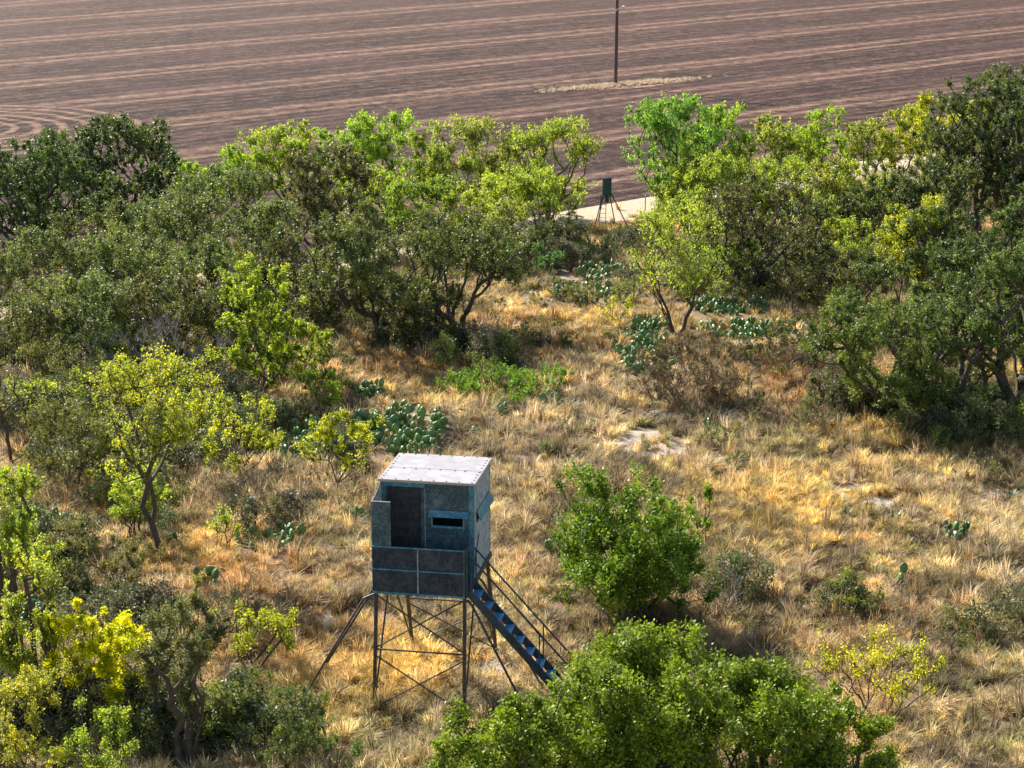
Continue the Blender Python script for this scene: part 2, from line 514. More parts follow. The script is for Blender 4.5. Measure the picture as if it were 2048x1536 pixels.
STY = {  # stems, spread, trunk radius, crown base share, lobes, clump size, leaf px (length, width), density, droop
 'oak':      dict(stems=4, spread=.55, tr=.15, cb=.08, lobes=24, sig=.22, lp=(2.35,1.5), den=1.9, droop=0.1, flat=.8, mat='oak_leaf', shell=.45, tint=.40, upw=.5, outw=.6),
 'brush':    dict(stems=7, spread=.6, tr=.07, cb=.03, lobes=22, sig=.21, lp=(2.2,1.4), den=1.75, droop=0.0, flat=.9, mat='oak_leaf', shell=.35, tint=.42, upw=.8, outw=.5),
 'mesquite': dict(stems=6, spread=.60, tr=.055, cb=.20, lobes=22, sig=.26, lp=(3.1,.95), den=1.6, droop=.8, flat=.9, mat='mesquite_leaf', shell=.3, tint=.46, upw=.95, outw=.6),
 'sapling':  dict(stems=4, spread=.5, tr=.035, cb=.14, lobes=14, sig=.20, lp=(2.5,1.3), den=1.0, droop=.4, flat=.9, mat='mesquite_leaf', shell=.3, tint=.46, upw=.8, outw=.6),
 'shrub':    dict(stems=10, spread=.65, tr=.02, cb=.05, lobes=14, sig=.17, lp=(2.2,0.95), den=1.2, droop=-0.3, flat=.9, mat='shrub_leaf', shell=.3, tint=.46, upw=1.1, outw=.4),
 'twiggy':   dict(stems=14, spread=.75, tr=.015, cb=.10, lobes=12, sig=.18, lp=(1.9,0.9), den=.38, droop=-.2, flat=.9, mat='shrub_leaf', shell=.3, tint=.46, upw=1.1, outw=.5, tws=1.0, tww=.007),
}
LEAFTOTAL = [0]
def make_plant(sty, px, by, w, ty, color, name, cat, label, group=None, **ov):
    """px, by: where it stands in the photograph; w: crown width; ty: crown top"""
    s = dict(STY[sty]); s.update(ov)
    rg = np.random.default_rng(int(px*7+by*131+ty*17+w))
    x, y = G(px, by)
    R = w*1.16/S(by)/2
    H = max(0.35, height_at(by, ty+0.03*w, px)) 
    cb = H*s['cb']
    z0, z1 = cb, H
    lean = s.get('lean', (0, 0))
    nl = s['lobes']
    hz = (z1-z0)/2
    d = rg.normal(0, 1, (nl, 3)); d /= np.linalg.norm(d, axis=1, keepdims=True)
    rr = rg.uniform(0.15, 1.0, (nl, 1))**0.5
    zz = rg.uniform(-.84, .86, nl)                      # lobes fill a rounded column, widest in the middle
    prof = (1-np.abs(zz)**s.get('pw', 3.4))**.5
    th = rg.uniform(0, 2*np.pi, nl) + np.arange(nl)*2.4
    lc = np.stack([np.cos(th)*rr[:, 0]*R*.80*prof+lean[0], np.sin(th)*rr[:, 0]*R*.80*prof+lean[1], z0+hz+zz*hz], 1)
    lr = rg.uniform(.28, .50, nl)
    minsig = s['sig']*min(1.0, 0.45+0.22*R)
    ncl = int(np.clip(14*R*(R+hz)/max(minsig, .12)**0.5*0.70, 16, 480))*s.get('cl', 1.0)*(1.45 if sty == 'mesquite' else 1)
    ncl = int(ncl)
    li = rg.integers(0, nl, ncl)
    dd = rg.normal(0, 1, (ncl, 3)); dd[:, 2] += 0.35; dd /= np.linalg.norm(dd, axis=1, keepdims=True)
    q = rg.uniform(0, 1, (ncl, 1))**(1-s['shell'])
    cen = lc[li] + dd*q*lr[li][:, None]*np.array([R, R, max(hz, R*.5)*.95])
    rho = np.hypot(cen[:, 0]-lean[0], cen[:, 1]-lean[1])
    f = np.minimum(1, R*1.06/np.maximum(rho, 1e-6))
    cen[:, 0] = lean[0]+(cen[:, 0]-lean[0])*f; cen[:, 1] = lean[1]+(cen[:, 1]-lean[1])*f
    cen[:, 2] = np.clip(cen[:, 2], z0*0.75+0.08, z1)
    sig = minsig*rg.uniform(.55, 1.25, ncl)
    root = empty(name, (x, y, float(bump_h(np.array([x]), np.array([y]))[0])), 0)
    tag(root, label, cat, group)
    bv, bf = skeleton(rg, cen, R, z0, z1, s['stems'], s['tr']*(0.40+0.10*H), s['spread'], lean, tip=s.get('tip', .007))
    isshrub = sty in ('shrub', 'twiggy')
    kt = s.get('kt', 5)
    tw = twigs(rg, cen, sig, z0*.5, kt, s.get('upw', .55), s.get('outw', .7))
    sel = rg.uniform(0, 1, len(tw[0])) < s.get('tws', .45)
    tb, td, tL = tw[0][sel], tw[1][sel], tw[2][sel]*.95
    sd_ = np.cross(td, rg.normal(0, 1, td.shape)); sd_ /= np.linalg.norm(sd_, axis=1, keepdims=True)+1e-9
    wv = sd_*s.get('tww', .006)*(1.0+.01*0)
    tv = np.stack([tb-wv, tb+wv, tb+td*tL[:, None]+wv*.4, tb+td*tL[:, None]-wv*.4], 1).reshape(-1, 3)
    bf = np.concatenate([bf, np.arange(len(tv)).reshape(-1, 4)+len(bv)]); bv = np.concatenate([bv, tv])
    mesh_np("stems" if isshrub else "trunk", bv, bf, M[s.get('bark', 'brown_twig' if sty == 'twiggy' else 'bark')], root, smooth=True)
    if s['den'] > 0:
        sc = S(by)/2                          # render pixels per metre
        area = 3.14*R*sc*(hz*0.97+R*.3)*sc
        n = int(area*s['den']*(1.12 if H > 1.5 else .8)); n = max(n, 300)
        LEAFTOTAL[0] += n
        lv, lf, tt = leaves(rg, tw, kt, n, s['lp'][0]/sc, s['lp'][1]/sc, s['droop'], s['flat'], s['tint'], tri=by < 1150)
        low = lv[:, 2] < 0.03
        lv[low, 2] = 0.03 + rg.uniform(0, 0.05, low.sum())
        o = mesh_np("foliage" if isshrub else "crown", lv, lf, M[s['mat']], root)
        fattr(o.data, "tint", tt)
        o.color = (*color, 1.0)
    return root

# tints multiply the species colour
OLIVE = (1.5,1.55,1.35); DARK = (.95,1.05,1.0); DGREEN = (.8,1.05,.8); MID = (1.1,1.15,.9); BRIGHT = (1.75,2.0,.45)
YG = (1.0,1.13,.7); LIME = (.92,1.22,.6); YEL = (1.22,1.2,.5); PALE = (1.0,1.02,1.15); MGREEN = (.7,.9,.7)

T = []
def P_(*a, **k): T.append((a, k))
OT = "oak_tree"; MT = "mesquite_tree"
# --- far left dark oaks
P_('oak', 55,505,270,268, DGREEN, OT,'tree',"dark green oak at the left picture edge in front of the turning tracks", tr=.2)
P_('oak', 178,415,130,262, DARK, OT,'tree',"slim greyish oak between the two dark oaks at the field corner")
P_('oak', 262,408,200,234, DARK, OT,'tree',"tall rounded dark oak whose top overlaps the curved tractor tracks")
P_('oak', 330,440,90,300, DGREEN, OT,'tree',"low dark oak touching the ploughed field left of the bright mesquites")
# --- bright mesquites along the field edge, left group
P_('mesquite', 415,440,130,325, LIME, MT,'tree',"low bright green mesquite right of the dark field corner oaks", den=2.11)
P_('mesquite', 495,430,110,290, LIME, MT,'tree',"small lime green mesquite at the left end of the field edge row", den=2.11)
P_('mesquite', 575,425,145,240, YG, MT,'tree',"tall pale lime mesquite with a pointed top against the ploughed field", den=2.20)
P_('mesquite', 668,425,90,258, LIME, MT,'tree',"narrow vivid green mesquite between two taller ones at the field edge", den=2.11)
P_('mesquite', 770,428,165,226, LIME, MT,'tree',"tallest bright green mesquite in the left field edge row", den=2.20)
P_('mesquite', 858,425,90,250, YG, MT,'tree',"yellow green mesquite with visible dark stems beside the tallest one", den=1.62)
P_('mesquite', 945,428,140,238, PALE, MT,'tree',"pale airy mesquite through which the ploughed field shows", den=1.38)
P_('mesquite', 1030,425,110,262, PALE, MT,'tree',"thin pale mesquite between the airy one and the leaning one", den=1.38)
P_('mesquite', 1100,440,170,238, YG, MT,'tree',"wide round mesquite with leaning dark trunks left of the green feeder", den=1.38, lean=(.45,0), tr=.1)
P_('mesquite', 1085,492,130,338, YG, MT,'tree',"bright mesquite standing in front of the leaning trunks near the feeder", den=1.79)
P_('mesquite', 950,500,130,350, YG, MT,'tree',"yellow green mesquite behind the big dark central oaks", den=1.86)
P_('mesquite', 840,500,120,350, MGREEN, MT,'tree',"dull green mesquite left of the yellow green one behind the central oaks", den=1.79)
P_('mesquite', 1010,520,100,400, PALE, MT,'tree',"greyish green mesquite just behind the right central oak", den=1.46)
P_('mesquite', 1112,428,40,370, YG, MT,'tree',"small bright mesquite tuft immediately left of the feeder", den=1.95, lobes=4)
# --- bright mesquites, right group
P_('mesquite', 1355,440,190,198, (.7,1.1,.85), MT,'tree',"big green mesquite right of the feeder rising above the row", den=2.11, tr=.1)
P_('mesquite', 1440,415,110,212, LIME, MT,'tree',"rounded fresh green mesquite top beside the big one right of the feeder", den=2.11)
P_('mesquite', 1505,420,110,235, PALE, MT,'tree',"pale grey green mesquite in the right field edge row", den=1.46)
P_('mesquite', 1590,415,120,248, YG, MT,'tree',"yellow green mesquite in the middle of the right field edge row", den=1.79)
P_('mesquite', 1655,408,100,222, LIME, MT,'tree',"vivid green mesquite peak in the right field edge row", den=2.11)
P_('mesquite', 1735,405,100,238, PALE, MT,'tree',"thin greyish mesquite beside the vivid green peak", den=1.46)
P_('mesquite', 1800,400,120,215, YEL, MT,'tree',"yellow mesquite leaning against the tall dark oak on the right", den=1.95)
P_('mesquite', 1865,392,100,190, YEL, MT,'tree',"yellow mesquite nearest the field behind the tall dark oak", den=1.95)
P_('mesquite', 1365,455,120,300, YG, MT,'tree',"lower bright mesquite under the big one beside the feeder", den=1.79)
P_('mesquite', 1450,470,170,300, YG, MT,'tree',"broad yellow green mesquite in front of the right row", den=1.71)
P_('mesquite', 1560,470,150,310, YG, MT,'tree',"yellow green mesquite above the dark leafless looking oak", den=1.54)
P_('mesquite', 1650,465,120,320, (1.,.95,.9), MT,'tree',"airy mesquite with brown twigs over the pale track", den=1.23)
P_('mesquite', 1730,470,110,330, YG, MT,'tree',"airy yellow green mesquite left of the grey green oak", den=1.30)
# --- right oaks
P_('oak', 1960,470,270,140, DARK, OT,'tree',"tallest dark oak at the upper right against the ploughed field", tr=.22, cb=0.21)
P_('oak', 2055,500,150,180, DARK, OT,'tree',"dark oak cut by the right picture edge below the field", cb=0.15)
P_('oak', 1860,510,170,300, (1.15,1.2,1.1), OT,'tree',"grey green oak tucked under the tallest dark oak", cb=0.09)
P_('oak', 1765,500,150,330, (1.15,1.25,1.1), OT,'tree',"grey green oak left of the tallest dark oak group", cb=0.06)
P_('oak', 1700,490,90,370, (.95,1.2,.95), OT,'tree',"small round green oak beside the pale track on the right", cb=0.06)
P_('oak', 1510,590,250,345, (1.05,.95,.9), OT,'tree',"open dark oak with black forked trunk behind the right clearing", den=1.15, cb=0.18, tr=.17, cl=.8)
P_('oak', 1600,560,120,400, (1.0,1.0,.9), OT,'tree',"thin dark oak right of the open forked oak", den=1.0, cb=0.15)
P_('mesquite', 1352,672,210,410, YG, MT,'tree',"round airy mesquite with several dark stems in the clearing", den=.85, tr=.09, cb=.34, stems=7, spread=.8)
P_('mesquite', 1460,580,110,480, LIME, MT,'tree',"green mesquite mass against the black forked trunk", den=1.62, cb=0.09)
P_('mesquite', 1690,560,110,440, YG, MT,'tree',"yellow green mesquite left of the vivid yellow one", den=1.46, cb=0.09)
P_('mesquite', 1825,590,150,398, YEL, MT,'tree',"vivid yellow mesquite among the dark oaks on the right", den=1.86)
P_('shrub', 1650,610,180,530, (1.2,1.1,.8), "shrub",'shrub',"grey green shrub at the foot of the yellow green mesquites")
P_('oak', 1960,680,200,420, (1.0,1.2,.95), OT,'tree',"grey green oak in front of the right edge oaks", cb=0.09)
P_('oak', 2050,700,150,370, (1.0,1.25,.85), OT,'tree',"green oak crown cut by the right edge above the hanging branches", cb=0.07)
P_('oak', 1780,700,180,520, (1.15,1.25,.85), OT,'tree',"olive oak crown behind the low spreading oak", cb=0.07)
P_('oak', 1745,835,290,590, (1.2,1.35,.75), OT,'tree',"low spreading oak at the right side of the clearing", cb=0.06, tr=.2, stems=3)
P_('oak', 1900,850,170,620, (1.0,1.2,.85), OT,'tree',"shaded oak with dark trunk right of the low spreading oak", cb=0.18, tr=.2, den=1.3)
P_('oak', 2020,850,200,500, (1.15,1.3,.8), OT,'tree',"large oak with branches hanging over yellow grass at the right edge", cb=0.23, tr=.22, den=1.3)
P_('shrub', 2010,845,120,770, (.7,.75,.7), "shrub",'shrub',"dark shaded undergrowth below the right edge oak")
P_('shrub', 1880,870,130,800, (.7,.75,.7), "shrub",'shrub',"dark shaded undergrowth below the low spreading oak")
# --- left olive thicket
P_('brush', 430,505,190,335, OLIVE, OT,'tree',"olive oak with dark stems below the bright field edge mesquites", den=1.15)
P_('brush', 520,500,120,340, OLIVE, OT,'tree',"thin olive oak left of the pointed grey oak", den=1.1)
P_('oak', 650,555,180,300, (1.25,1.05,1.1), OT,'tree',"pointed grey green oak standing above the centre thicket", cb=0.15, tr=.14)
P_('brush', 730,520,120,370, OLIVE, OT,'tree',"grey green brush tree right of the pointed oak", den=1.3)
P_('brush', 350,560,240,390, OLIVE, OT,'tree',"upper olive brush tree in the left thicket", den=1.6)
P_('brush', 200,570,190,395, (1.1,1.1,1.0), OT,'tree',"green topped brush tree at the upper left of the thicket", den=1.6)
P_('brush', 510,590,220,410, OLIVE, OT,'tree',"olive brush tree in the middle of the left thicket", den=1.6)
P_('brush', 70,640,230,470, OLIVE, OT,'tree',"greyish brush tree at the left edge above the bare tree", den=1.6)
P_('brush', 270,640,260,450, OLIVE, OT,'tree',"wide glossy brush tree in the heart of the left thicket", den=1.6)
P_('brush', 420,660,220,480, OLIVE, OT,'tree',"glossy brush tree above the dead grey branches", den=1.6)
P_('brush', 190,745,240,550, OLIVE, OT,'tree',"lower left brush tree of the thicket beside orange grass", den=1.6)
P_('brush', 590,640,170,460, (1.2,1.0,1.0), OT,'tree',"shadowy brush tree behind the lime green tree", den=1.5)
P_('brush', 45,720,170,590, (1.25,1.15,1.0), OT,'tree',"low brush tree at the left edge over the orange grass gap", den=1.3)
P_('oak', 755,690,270,430, (1.35,1.35,1.15), OT,'tree',"left one of the two big dark oaks in the centre", cb=0.12, tr=.19, stems=4, den=1.7)
P_('oak', 915,672,260,430, (1.3,1.3,1.1), OT,'tree',"right one of the two big dark oaks in the centre with a leaning trunk", cb=0.16, tr=.16, stems=4, den=1.6)
P_('brush', 840,700,160,560, (.95,.9,.8), OT,'tree',"shaded undergrowth tree between the two big dark central oaks", den=1.5)
P_('sapling', 530,800,190,525, (.85,.98,.5), "hackberry_tree",'tree',"lime green leafy tree at the front of the left thicket", den=1.7, tr=.07, lp=(2.4,1.6))
P_('sapling', 600,770,140,640, (.85,.95,.5), "hackberry_tree",'tree',"lower lime green tree touching the orange grass", den=1.4, lp=(2.4,1.6))
P_('shrub', 660,800,120,700, (1.1,1.1,.8), "shrub",'shrub',"loose grey green shrub with pale twigs above the main cactus patch", den=.9)
P_('twiggy', 365,775,200,620, (1,1,1), "dead_shrub",'shrub',"dead grey shrub with fan of bare branches in front of the thicket", den=0.0, bark='dead_wood', stems=18, cl=1.2, cb=0.18, tip=.012)
P_('twiggy', 235,780,150,670, (1,1,1), "dead_shrub",'shrub',"low dead grey brush left of the fan of bare branches", den=0.0, bark='dead_wood', stems=16, cl=1.0, tip=.012)
P_('brush', 130,690,150,560, OLIVE, OT,'tree',"brush tree between the left edge crowns and the wide glossy one", den=1.4)
P_('brush', 330,740,200,560, (1.3,1.1,1.0), OT,'tree',"brush tree directly behind the dead grey branches", den=1.5)
P_('brush', 480,740,150,560, (1.0,.95,.85), OT,'tree',"dark brush tree left of the lime green tree", den=1.4)
P_('brush', 660,660,130,500, (1.15,1.0,.95), OT,'tree',"grey green brush tree left of the big central oaks", den=1.4)
P_('shrub', 150,800,160,710, (1.3,1.2,.8), "shrub",'shrub',"olive shrub at the lower left foot of the thicket", den=1.1)
P_('shrub', 90,760,110,680, (1.3,1.2,.8), "shrub",'shrub',"olive shrub right of the orange grass gap at the left edge", den=1.1)
P_('sapling', 640,850,120,740, (.85,1.0,.6), "shrub",'shrub',"leafy shrub right of the lime green tree by the cactus", den=.9, lp=(2.4,1.5))
P_('mesquite', 720,460,110,330, YG, MT,'tree',"yellow green mesquite behind the pointed grey oak", den=1.95)
P_('mesquite', 900,440,110,300, YG, MT,'tree',"bright mesquite in the second line behind the central oaks", den=1.79)
P_('mesquite', 1010,470,110,330, YG, MT,'tree',"lower yellow green mesquite left of the leaning one", den=1.62)
P_('mesquite', 1400,500,110,360, YG, MT,'tree',"yellow green mesquite above the clearing mesquite", den=1.62)
P_('mesquite', 1620,520,110,380, YG, MT,'tree',"airy yellow mesquite right of the forked oak crown", den=1.30)
P_('oak', 1850,600,150,420, (1.0,1.15,.9), OT,'tree',"dark green oak behind the vivid yellow mesquite", den=1.5)
P_('oak', 1930,760,170,560, (1.0,1.2,.8), OT,'tree',"green oak between the low spreading oak and the edge oak", den=1.4)
P_('shrub', 1700,690,120,600, (1.2,1.2,.8), "shrub",'shrub',"olive shrub behind the low spreading oak", den=1.1)
P_('shrub', 1580,600,150,540, (1.2,1.15,.8), "shrub",'shrub',"grey green shrub right of the forked oak trunk", den=1.0)
P_('shrub', 1600,690,120,640, (1.2,1.2,.8), "shrub",'shrub',"olive shrub at the right end of the long cactus row", den=1.0)
P_('shrub', 1120,600,80,560, (1.3,1.2,.8), "shrub",'shrub',"grey green shrub left of the far cactus patch", den=1.0)
P_('shrub', 1070,620,50,590, (1.3,1.2,.8), "shrub",'shrub',"small grey shrub in the gold grass near the right central oak", den=.9)
P_('shrub', 1010,545,80,470, (1.0,1.2,.7), "shrub",'shrub',"green shrub behind the right central oak", den=1.3)
P_('brush', 905,540,120,440, (1.1,1.1,.8), OT,'tree',"olive brush tree behind the right central oak", den=1.4)
P_('mesquite', 800,470,100,350, YG, MT,'tree',"yellow green mesquite behind the left central oak", den=1.79)
P_('oak', 130,470,150,320, DGREEN, OT,'tree',"lower dark oak in front of the slim greyish one", den=1.9)
P_('oak', 230,470,140,345, DARK, OT,'tree',"dark oak lobe below the tall rounded oak", den=1.7)
P_('brush', 290,500,150,400, (.95,1.2,.8), OT,'tree',"fresh green brush tree below the dark field corner oaks", den=1.4)
P_('oak', 2030,480,170,175, DARK, OT,'tree',"dark oak filling the gap between the tallest oak and the right edge", den=1.6)
P_('mesquite', 1930,420,110,215, YEL, MT,'tree',"yellow mesquite showing behind the tallest dark oak", den=1.95)
P_('shrub', 200,830,150,730, (1.2,1.2,.7), "shrub",'shrub',"olive green shrub behind the tall yellow green mesquite", den=1.2)
P_('shrub', 40,870,110,790, (1.3,1.2,.7), "shrub",'shrub',"olive shrub behind the bare tree at the left edge", den=1.0)
P_('shrub', 110,930,150,850, (1.1,1.15,.7), "shrub",'shrub',"green shrub at the left above the upright cactus", den=1.2)
P_('sapling', 45,1020,110,930, YG, "shrub",'shrub',"yellow green shrub at the left edge beside the upright cactus", den=.9)
P_('sapling', 90,1200,110,1080, YG, "shrub",'shrub',"yellow green shrub left of the rounded grey green bush", den=.9)
P_('shrub', 430,870,150,790, (1.0,1.1,.7), "shrub",'shrub',"green undergrowth left of the yellow leafed sapling", den=1.1)
P_('shrub', 330,880,120,800, (1.1,1.1,.7), "shrub",'shrub',"green undergrowth behind the tall mesquite crown", den=1.1)
P_('shrub', 1260,610,80,570, (1.3,1.3,.8), "shrub",'shrub',"grey green shrub between far cactus patch and clearing mesquite", den=1.0)
P_('shrub', 1225,690,60,655, (1.3,1.3,.8), "shrub",'shrub',"low grey shrub left of the big cactus patch", den=.9)
P_('twiggy', 1440,760,110,700, (1.1,1.1,.8), "dry_shrub",'shrub',"brown dry shrub between the large thicket and the grey green shrub", den=.5)
P_('shrub', 1100,660,60,630, (1.2,1.3,.8), "shrub",'shrub',"small dull shrub beside the golden grass", den=.8)
P_('shrub', 860,1500,60,1465, (1.1,1.1,.9), "shrub",'shrub',"small dull shrub on the ground below the blind", den=.6)
P_('shrub', 830,1240,50,1215, (1.1,1.2,.9), "shrub",'shrub',"small dull shrub behind the tower legs", den=.7)
P_('shrub', 1960,1300,120,1250, (1.2,1.2,.8), "shrub",'shrub',"dull green shrub at the lower right edge", den=.6)
P_('shrub', 1960,960,120,915, (1.2,1.1,.9), "shrub",'shrub',"grey shrub in the shade edge below the right oaks", den=.6)
P_('shrub', 1490,940,80,905, (1.3,1.2,.9), "shrub",'shrub',"dull grey green shrub in open grass above the evergreen bush", den=.5)
P_('shrub', 1440,900,70,850, (1.3,1.3,.9), "shrub",'shrub',"grey green shrub around the small cactus by the pale patch", den=.7)
P_('twiggy', 1130,1175,90,1015, (1,1,1), "dead_tree",'tree',"dark dead branches poking out left of the evergreen bush", den=0.03, bark='bark', stems=3, tr=.07, cb=.3, cl=.6)
P_('twiggy', 1440,1230,130,1130, (1.2,1.0,.9), "dead_shrub",'shrub',"pale leafless brush in the shadow right of the evergreen bush", den=0.05, bark='dead_wood', stems=16, cl=1.2, tip=.009)
P_('twiggy', 300,860,90,800, (1.1,1.0,.8), "dry_shrub",'shrub',"brown dry shrub below the left thicket beside the tall mesquite", den=.3)
# --- left middle
P_('twiggy', 30,935,90,700, (1,1,1), "bare_tree",'tree',"nearly leafless dark tree at the left edge over dry grass", den=.12, stems=3, tr=.07, bark='bark', cb=0.24, mat='mesquite_leaf')
P_('shrub', 150,975,190,800, (1.35,1.25,.7), "shrub",'shrub',"large olive shrub left of the yellow green mesquite", stems=12)
P_('sapling', 120,870,150,740, (1.0,1.05,.7), "shrub",'shrub',"yellow green shrub between the bare tree and the mesquite", den=.9)
P_('sapling', 230,985,120,850, (.9,.95,.7), "shrub",'shrub',"dull green shrub directly left of the mesquite trunk", den=.9)
P_('mesquite', 322,1120,215,722, YEL, MT,'tree',"tall yellow green mesquite with thick forked trunk left of the blind", den=.8, tr=.085, stems=2, cb=.42, lp=(2.8,1.3), spread=.35)
P_('mesquite', 275,1085,110,940, YG, MT,'tree',"small bright clump growing from the fork of the tall mesquite", den=1.79, tr=.05, cb=0.21)
P_('sapling', 450,1115,90,1010, YG, "sapling",'tree',"young mesquite sapling with thin straight trunk by the cactus", den=.5, stems=2, cb=0.30)
P_('sapling', 485,960,160,790, YEL, "sapling",'tree',"yellow leafed sapling in front of the shaded cactus", den=.85, cb=0.12)
P_('sapling', 682,990,150,808, YEL, "sapling",'tree',"small yellow leafed tree just left behind the blind", den=.95, stems=1, cb=0.19, tr=.05)
P_('shrub', 390,900,90,830, (1.2,1.2,.8), "shrub",'shrub',"dull green shrub right of the tall mesquite trunk", den=.8)
P_('shrub', 215,1195,200,1040, (1.6,1.35,1.1), "shrub",'shrub',"rounded grey green bush at the foot of the tall mesquite", den=1.5, stems=14)
P_('twiggy', 420,1010,110,930, (1.3,1.1,.8), "dry_shrub",'shrub',"brown dry shrub between the mesquite and the young sapling", den=.3)
P_('twiggy', 540,1050,130,980, (1.2,1.0,.8), "dry_shrub",'shrub',"brown dry shrub behind the small cactus left of the blind", den=.3)
P_('twiggy', 640,985,90,930, (1.2,1.0,.8), "dry_shrub",'shrub',"brown dry shrub at the foot of the yellow leafed tree", den=.3)
# --- lower left
P_('mesquite', 20,1330,130,925, YG, MT,'tree',"tall yellow green mesquite rising along the left picture edge", den=1.23, tr=.1, cb=0.24, lp=(3.0,1.6))
P_('mesquite', 75,1470,150,1090, (1.1,1.15,.7), MT,'tree',"dark stemmed mesquite in front of the left edge cactus", den=1.06, tr=.12, cb=0.18, lp=(2.8,1.7))
P_('sapling', 190,1475,210,1205, (1.95,1.75,.2), "yellow_shrub",'shrub',"vivid yellow shrub in the lower left corner region", den=1.6, stems=7, cb=0.07, lp=(2.8,1.6))
P_('oak', 372,1545,190,1150, (1.5,1.3,1.3), "persimmon_tree",'tree',"narrow grey green tree with dark trunk in the lower left", den=1.45, cb=0.17, tr=.13, stems=3, lobes=10, lp=(2.4,1.5))
P_('sapling', 505,1345,170,1190, YEL, "sapling",'tree',"small yellow leafed mesquite with twisted stems left of the blind legs", den=.65, cb=0.21, tr=.07)
P_('shrub', 540,1520,250,1370, (1.1,1.3,.7), "shrub",'shrub',"mixed green shrub at the bottom left of the blind", den=1.2)
P_('shrub', 650,1560,140,1440, (1.0,1.3,.7), "shrub",'shrub',"green shrub at the bottom edge behind the stake", den=1.1)
P_('sapling', 60,1620,210,1360, (1.2,1.1,.7), "shrub",'shrub',"yellow green thicket in the bottom left corner", den=1.0)
P_('sapling', 210,1640,190,1400, (1.0,1.15,.7), "shrub",'shrub',"green thicket below the vivid yellow shrub", den=1.0)
P_('twiggy', 300,1235,90,1190, (1,1,1), "dead_shrub",'shrub',"fallen pale branches between the bush and the grey green tree", den=0, bark='dead_wood', stems=8, tip=.012)
P_('twiggy', 280,1490,60,1370, (1,1,1), "bare_sapling",'tree',"bare crooked double stem between yellow shrub and grey green tree", den=0.05, bark='bark', stems=2, tr=.06)
# --- lower centre and right
P_('oak', 1285,1640,385,1285, BRIGHT, OT,'tree',"large bright green oak at the bottom centre in front of the stairs", cb=0.1, cl=2.3, sig=.27, lobes=44, lp=(3.9,2.6), den=1.75, tr=.2, pw=2.4)
P_('oak', 990,1690,225,1400, BRIGHT, OT,'tree',"bright green oak lobe at the bottom left of the large oak", cb=0.15, lp=(3.7,2.5), den=1.6, cl=2.2, sig=.27, pw=2.4, lobes=30)
P_('oak', 1535,1670,310,1362, BRIGHT, OT,'tree',"second bright green oak at the bottom right of the large oak", cb=0.15, lp=(3.7,2.5), den=1.6, cl=2.2, sig=.27, pw=2.4, lobes=34)
P_('oak', 1705,1700,200,1465, BRIGHT, OT,'tree',"low bright green oak at the bottom edge near the yellow mesquite", cb=0.12, lp=(3.5,2.4), den=1.1)
P_('brush', 1258,1245,290,935, (1.35,1.8,.4), "evergreen_bush",'bush',"bright green evergreen bush in the grass right of the blind", cb=0.07, lobes=34, lp=(3.3,2.2), den=1.75, stems=6, cl=2.2, sig=.25, lean=(-.1,0))
P_('sapling', 1405,1090,60,960, (.8,1.0,.5), "evergreen_bush",'bush',"slim green shoot right of the evergreen bush", den=1.2, cb=0.12)
P_('twiggy', 1400,1200,150,1090, (1.1,1.0,.8), "dry_shrub",'shrub',"brown twiggy shrub at the right foot of the evergreen bush", den=.3)
P_('mesquite', 1762,1445,250,1280, (1.7,1.5,.4), MT,'tree',"sparse yellow mesquite with fanned bare stems in the lower right", den=0.30, stems=10, tr=.05, cb=.42, spread=.9, lp=(2.8,1.5), cl=.6, pw=5)
P_('shrub', 1690,1225,140,1160, (1.5,1.6,.7), "shrub",'shrub',"low green shrub in the dry grass above the sparse yellow mesquite", den=.9)
P_('twiggy', 1870,1330,110,1250, (1.2,1.0,.8), "dry_shrub",'shrub',"brown dry shrub right of the sparse yellow mesquite", den=.25)
P_('twiggy', 1370,805,215,690, (1.15,.85,.85), "dry_shrub",'shrub',"large brown thicket beside the prickly pear in the clearing", den=1.1, cl=1.8, stems=22, tww=.012, tip=.011)
P_('shrub', 1545,745,175,665, (1.3,1.15,.9), "shrub",'shrub',"grey green shrub in front of the long cactus row", den=1.2)
P_('twiggy', 1590,870,160,790, (1.2,1.0,.8), "dry_shrub",'shrub',"spreading brown twig shrub near the low spreading oak", den=.3)
P_('shrub', 1000,795,210,745, (1.5,2.3,.5), "weed_patch",'plant',"vivid green low weed patch in the clearing", den=1.9, stems=16)
P_('shrub', 1085,782,120,738, (1.5,2.3,.5), "weed_patch",'plant',"right end of the vivid green weeds beside the grass", den=1.8, stems=12)
P_('shrub', 975,765,110,705, (1.2,1.3,.7), "shrub",'shrub',"dull olive shrub behind the vivid green weed patch", den=1.0)
P_('shrub', 1062,562,120,485, (.75,1.5,.8), "shrub",'shrub',"fresh green shrub right of the big central oaks", den=1.4)
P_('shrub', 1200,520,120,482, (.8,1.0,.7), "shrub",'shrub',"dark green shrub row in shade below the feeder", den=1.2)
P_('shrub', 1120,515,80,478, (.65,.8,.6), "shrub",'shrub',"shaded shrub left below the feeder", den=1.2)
P_('shrub', 1290,510,70,470, (1.1,1.2,.7), "shrub",'shrub',"green shrub right below the feeder", den=1.0)
P_('shrub', 1180,612,110,565, (1.5,1.35,1.1), "shrub",'shrub',"pale grey green shrub in front of the far cactus patch", den=1.1)
P_('sapling', 1235,655,70,590, YEL, "sapling",'tree',"small yellow green sapling left of the clearing mesquite", den=.55)
P_('twiggy', 985,660,60,590, (1.1,1.1,.7), "dry_shrub",'shrub',"thin brown shrub beside the right central oak", den=.35)
P_('shrub', 1142,700,50,668, (1.0,1.4,.6), "shrub",'shrub',"small green tuft shrub below the golden grass", den=1.2)
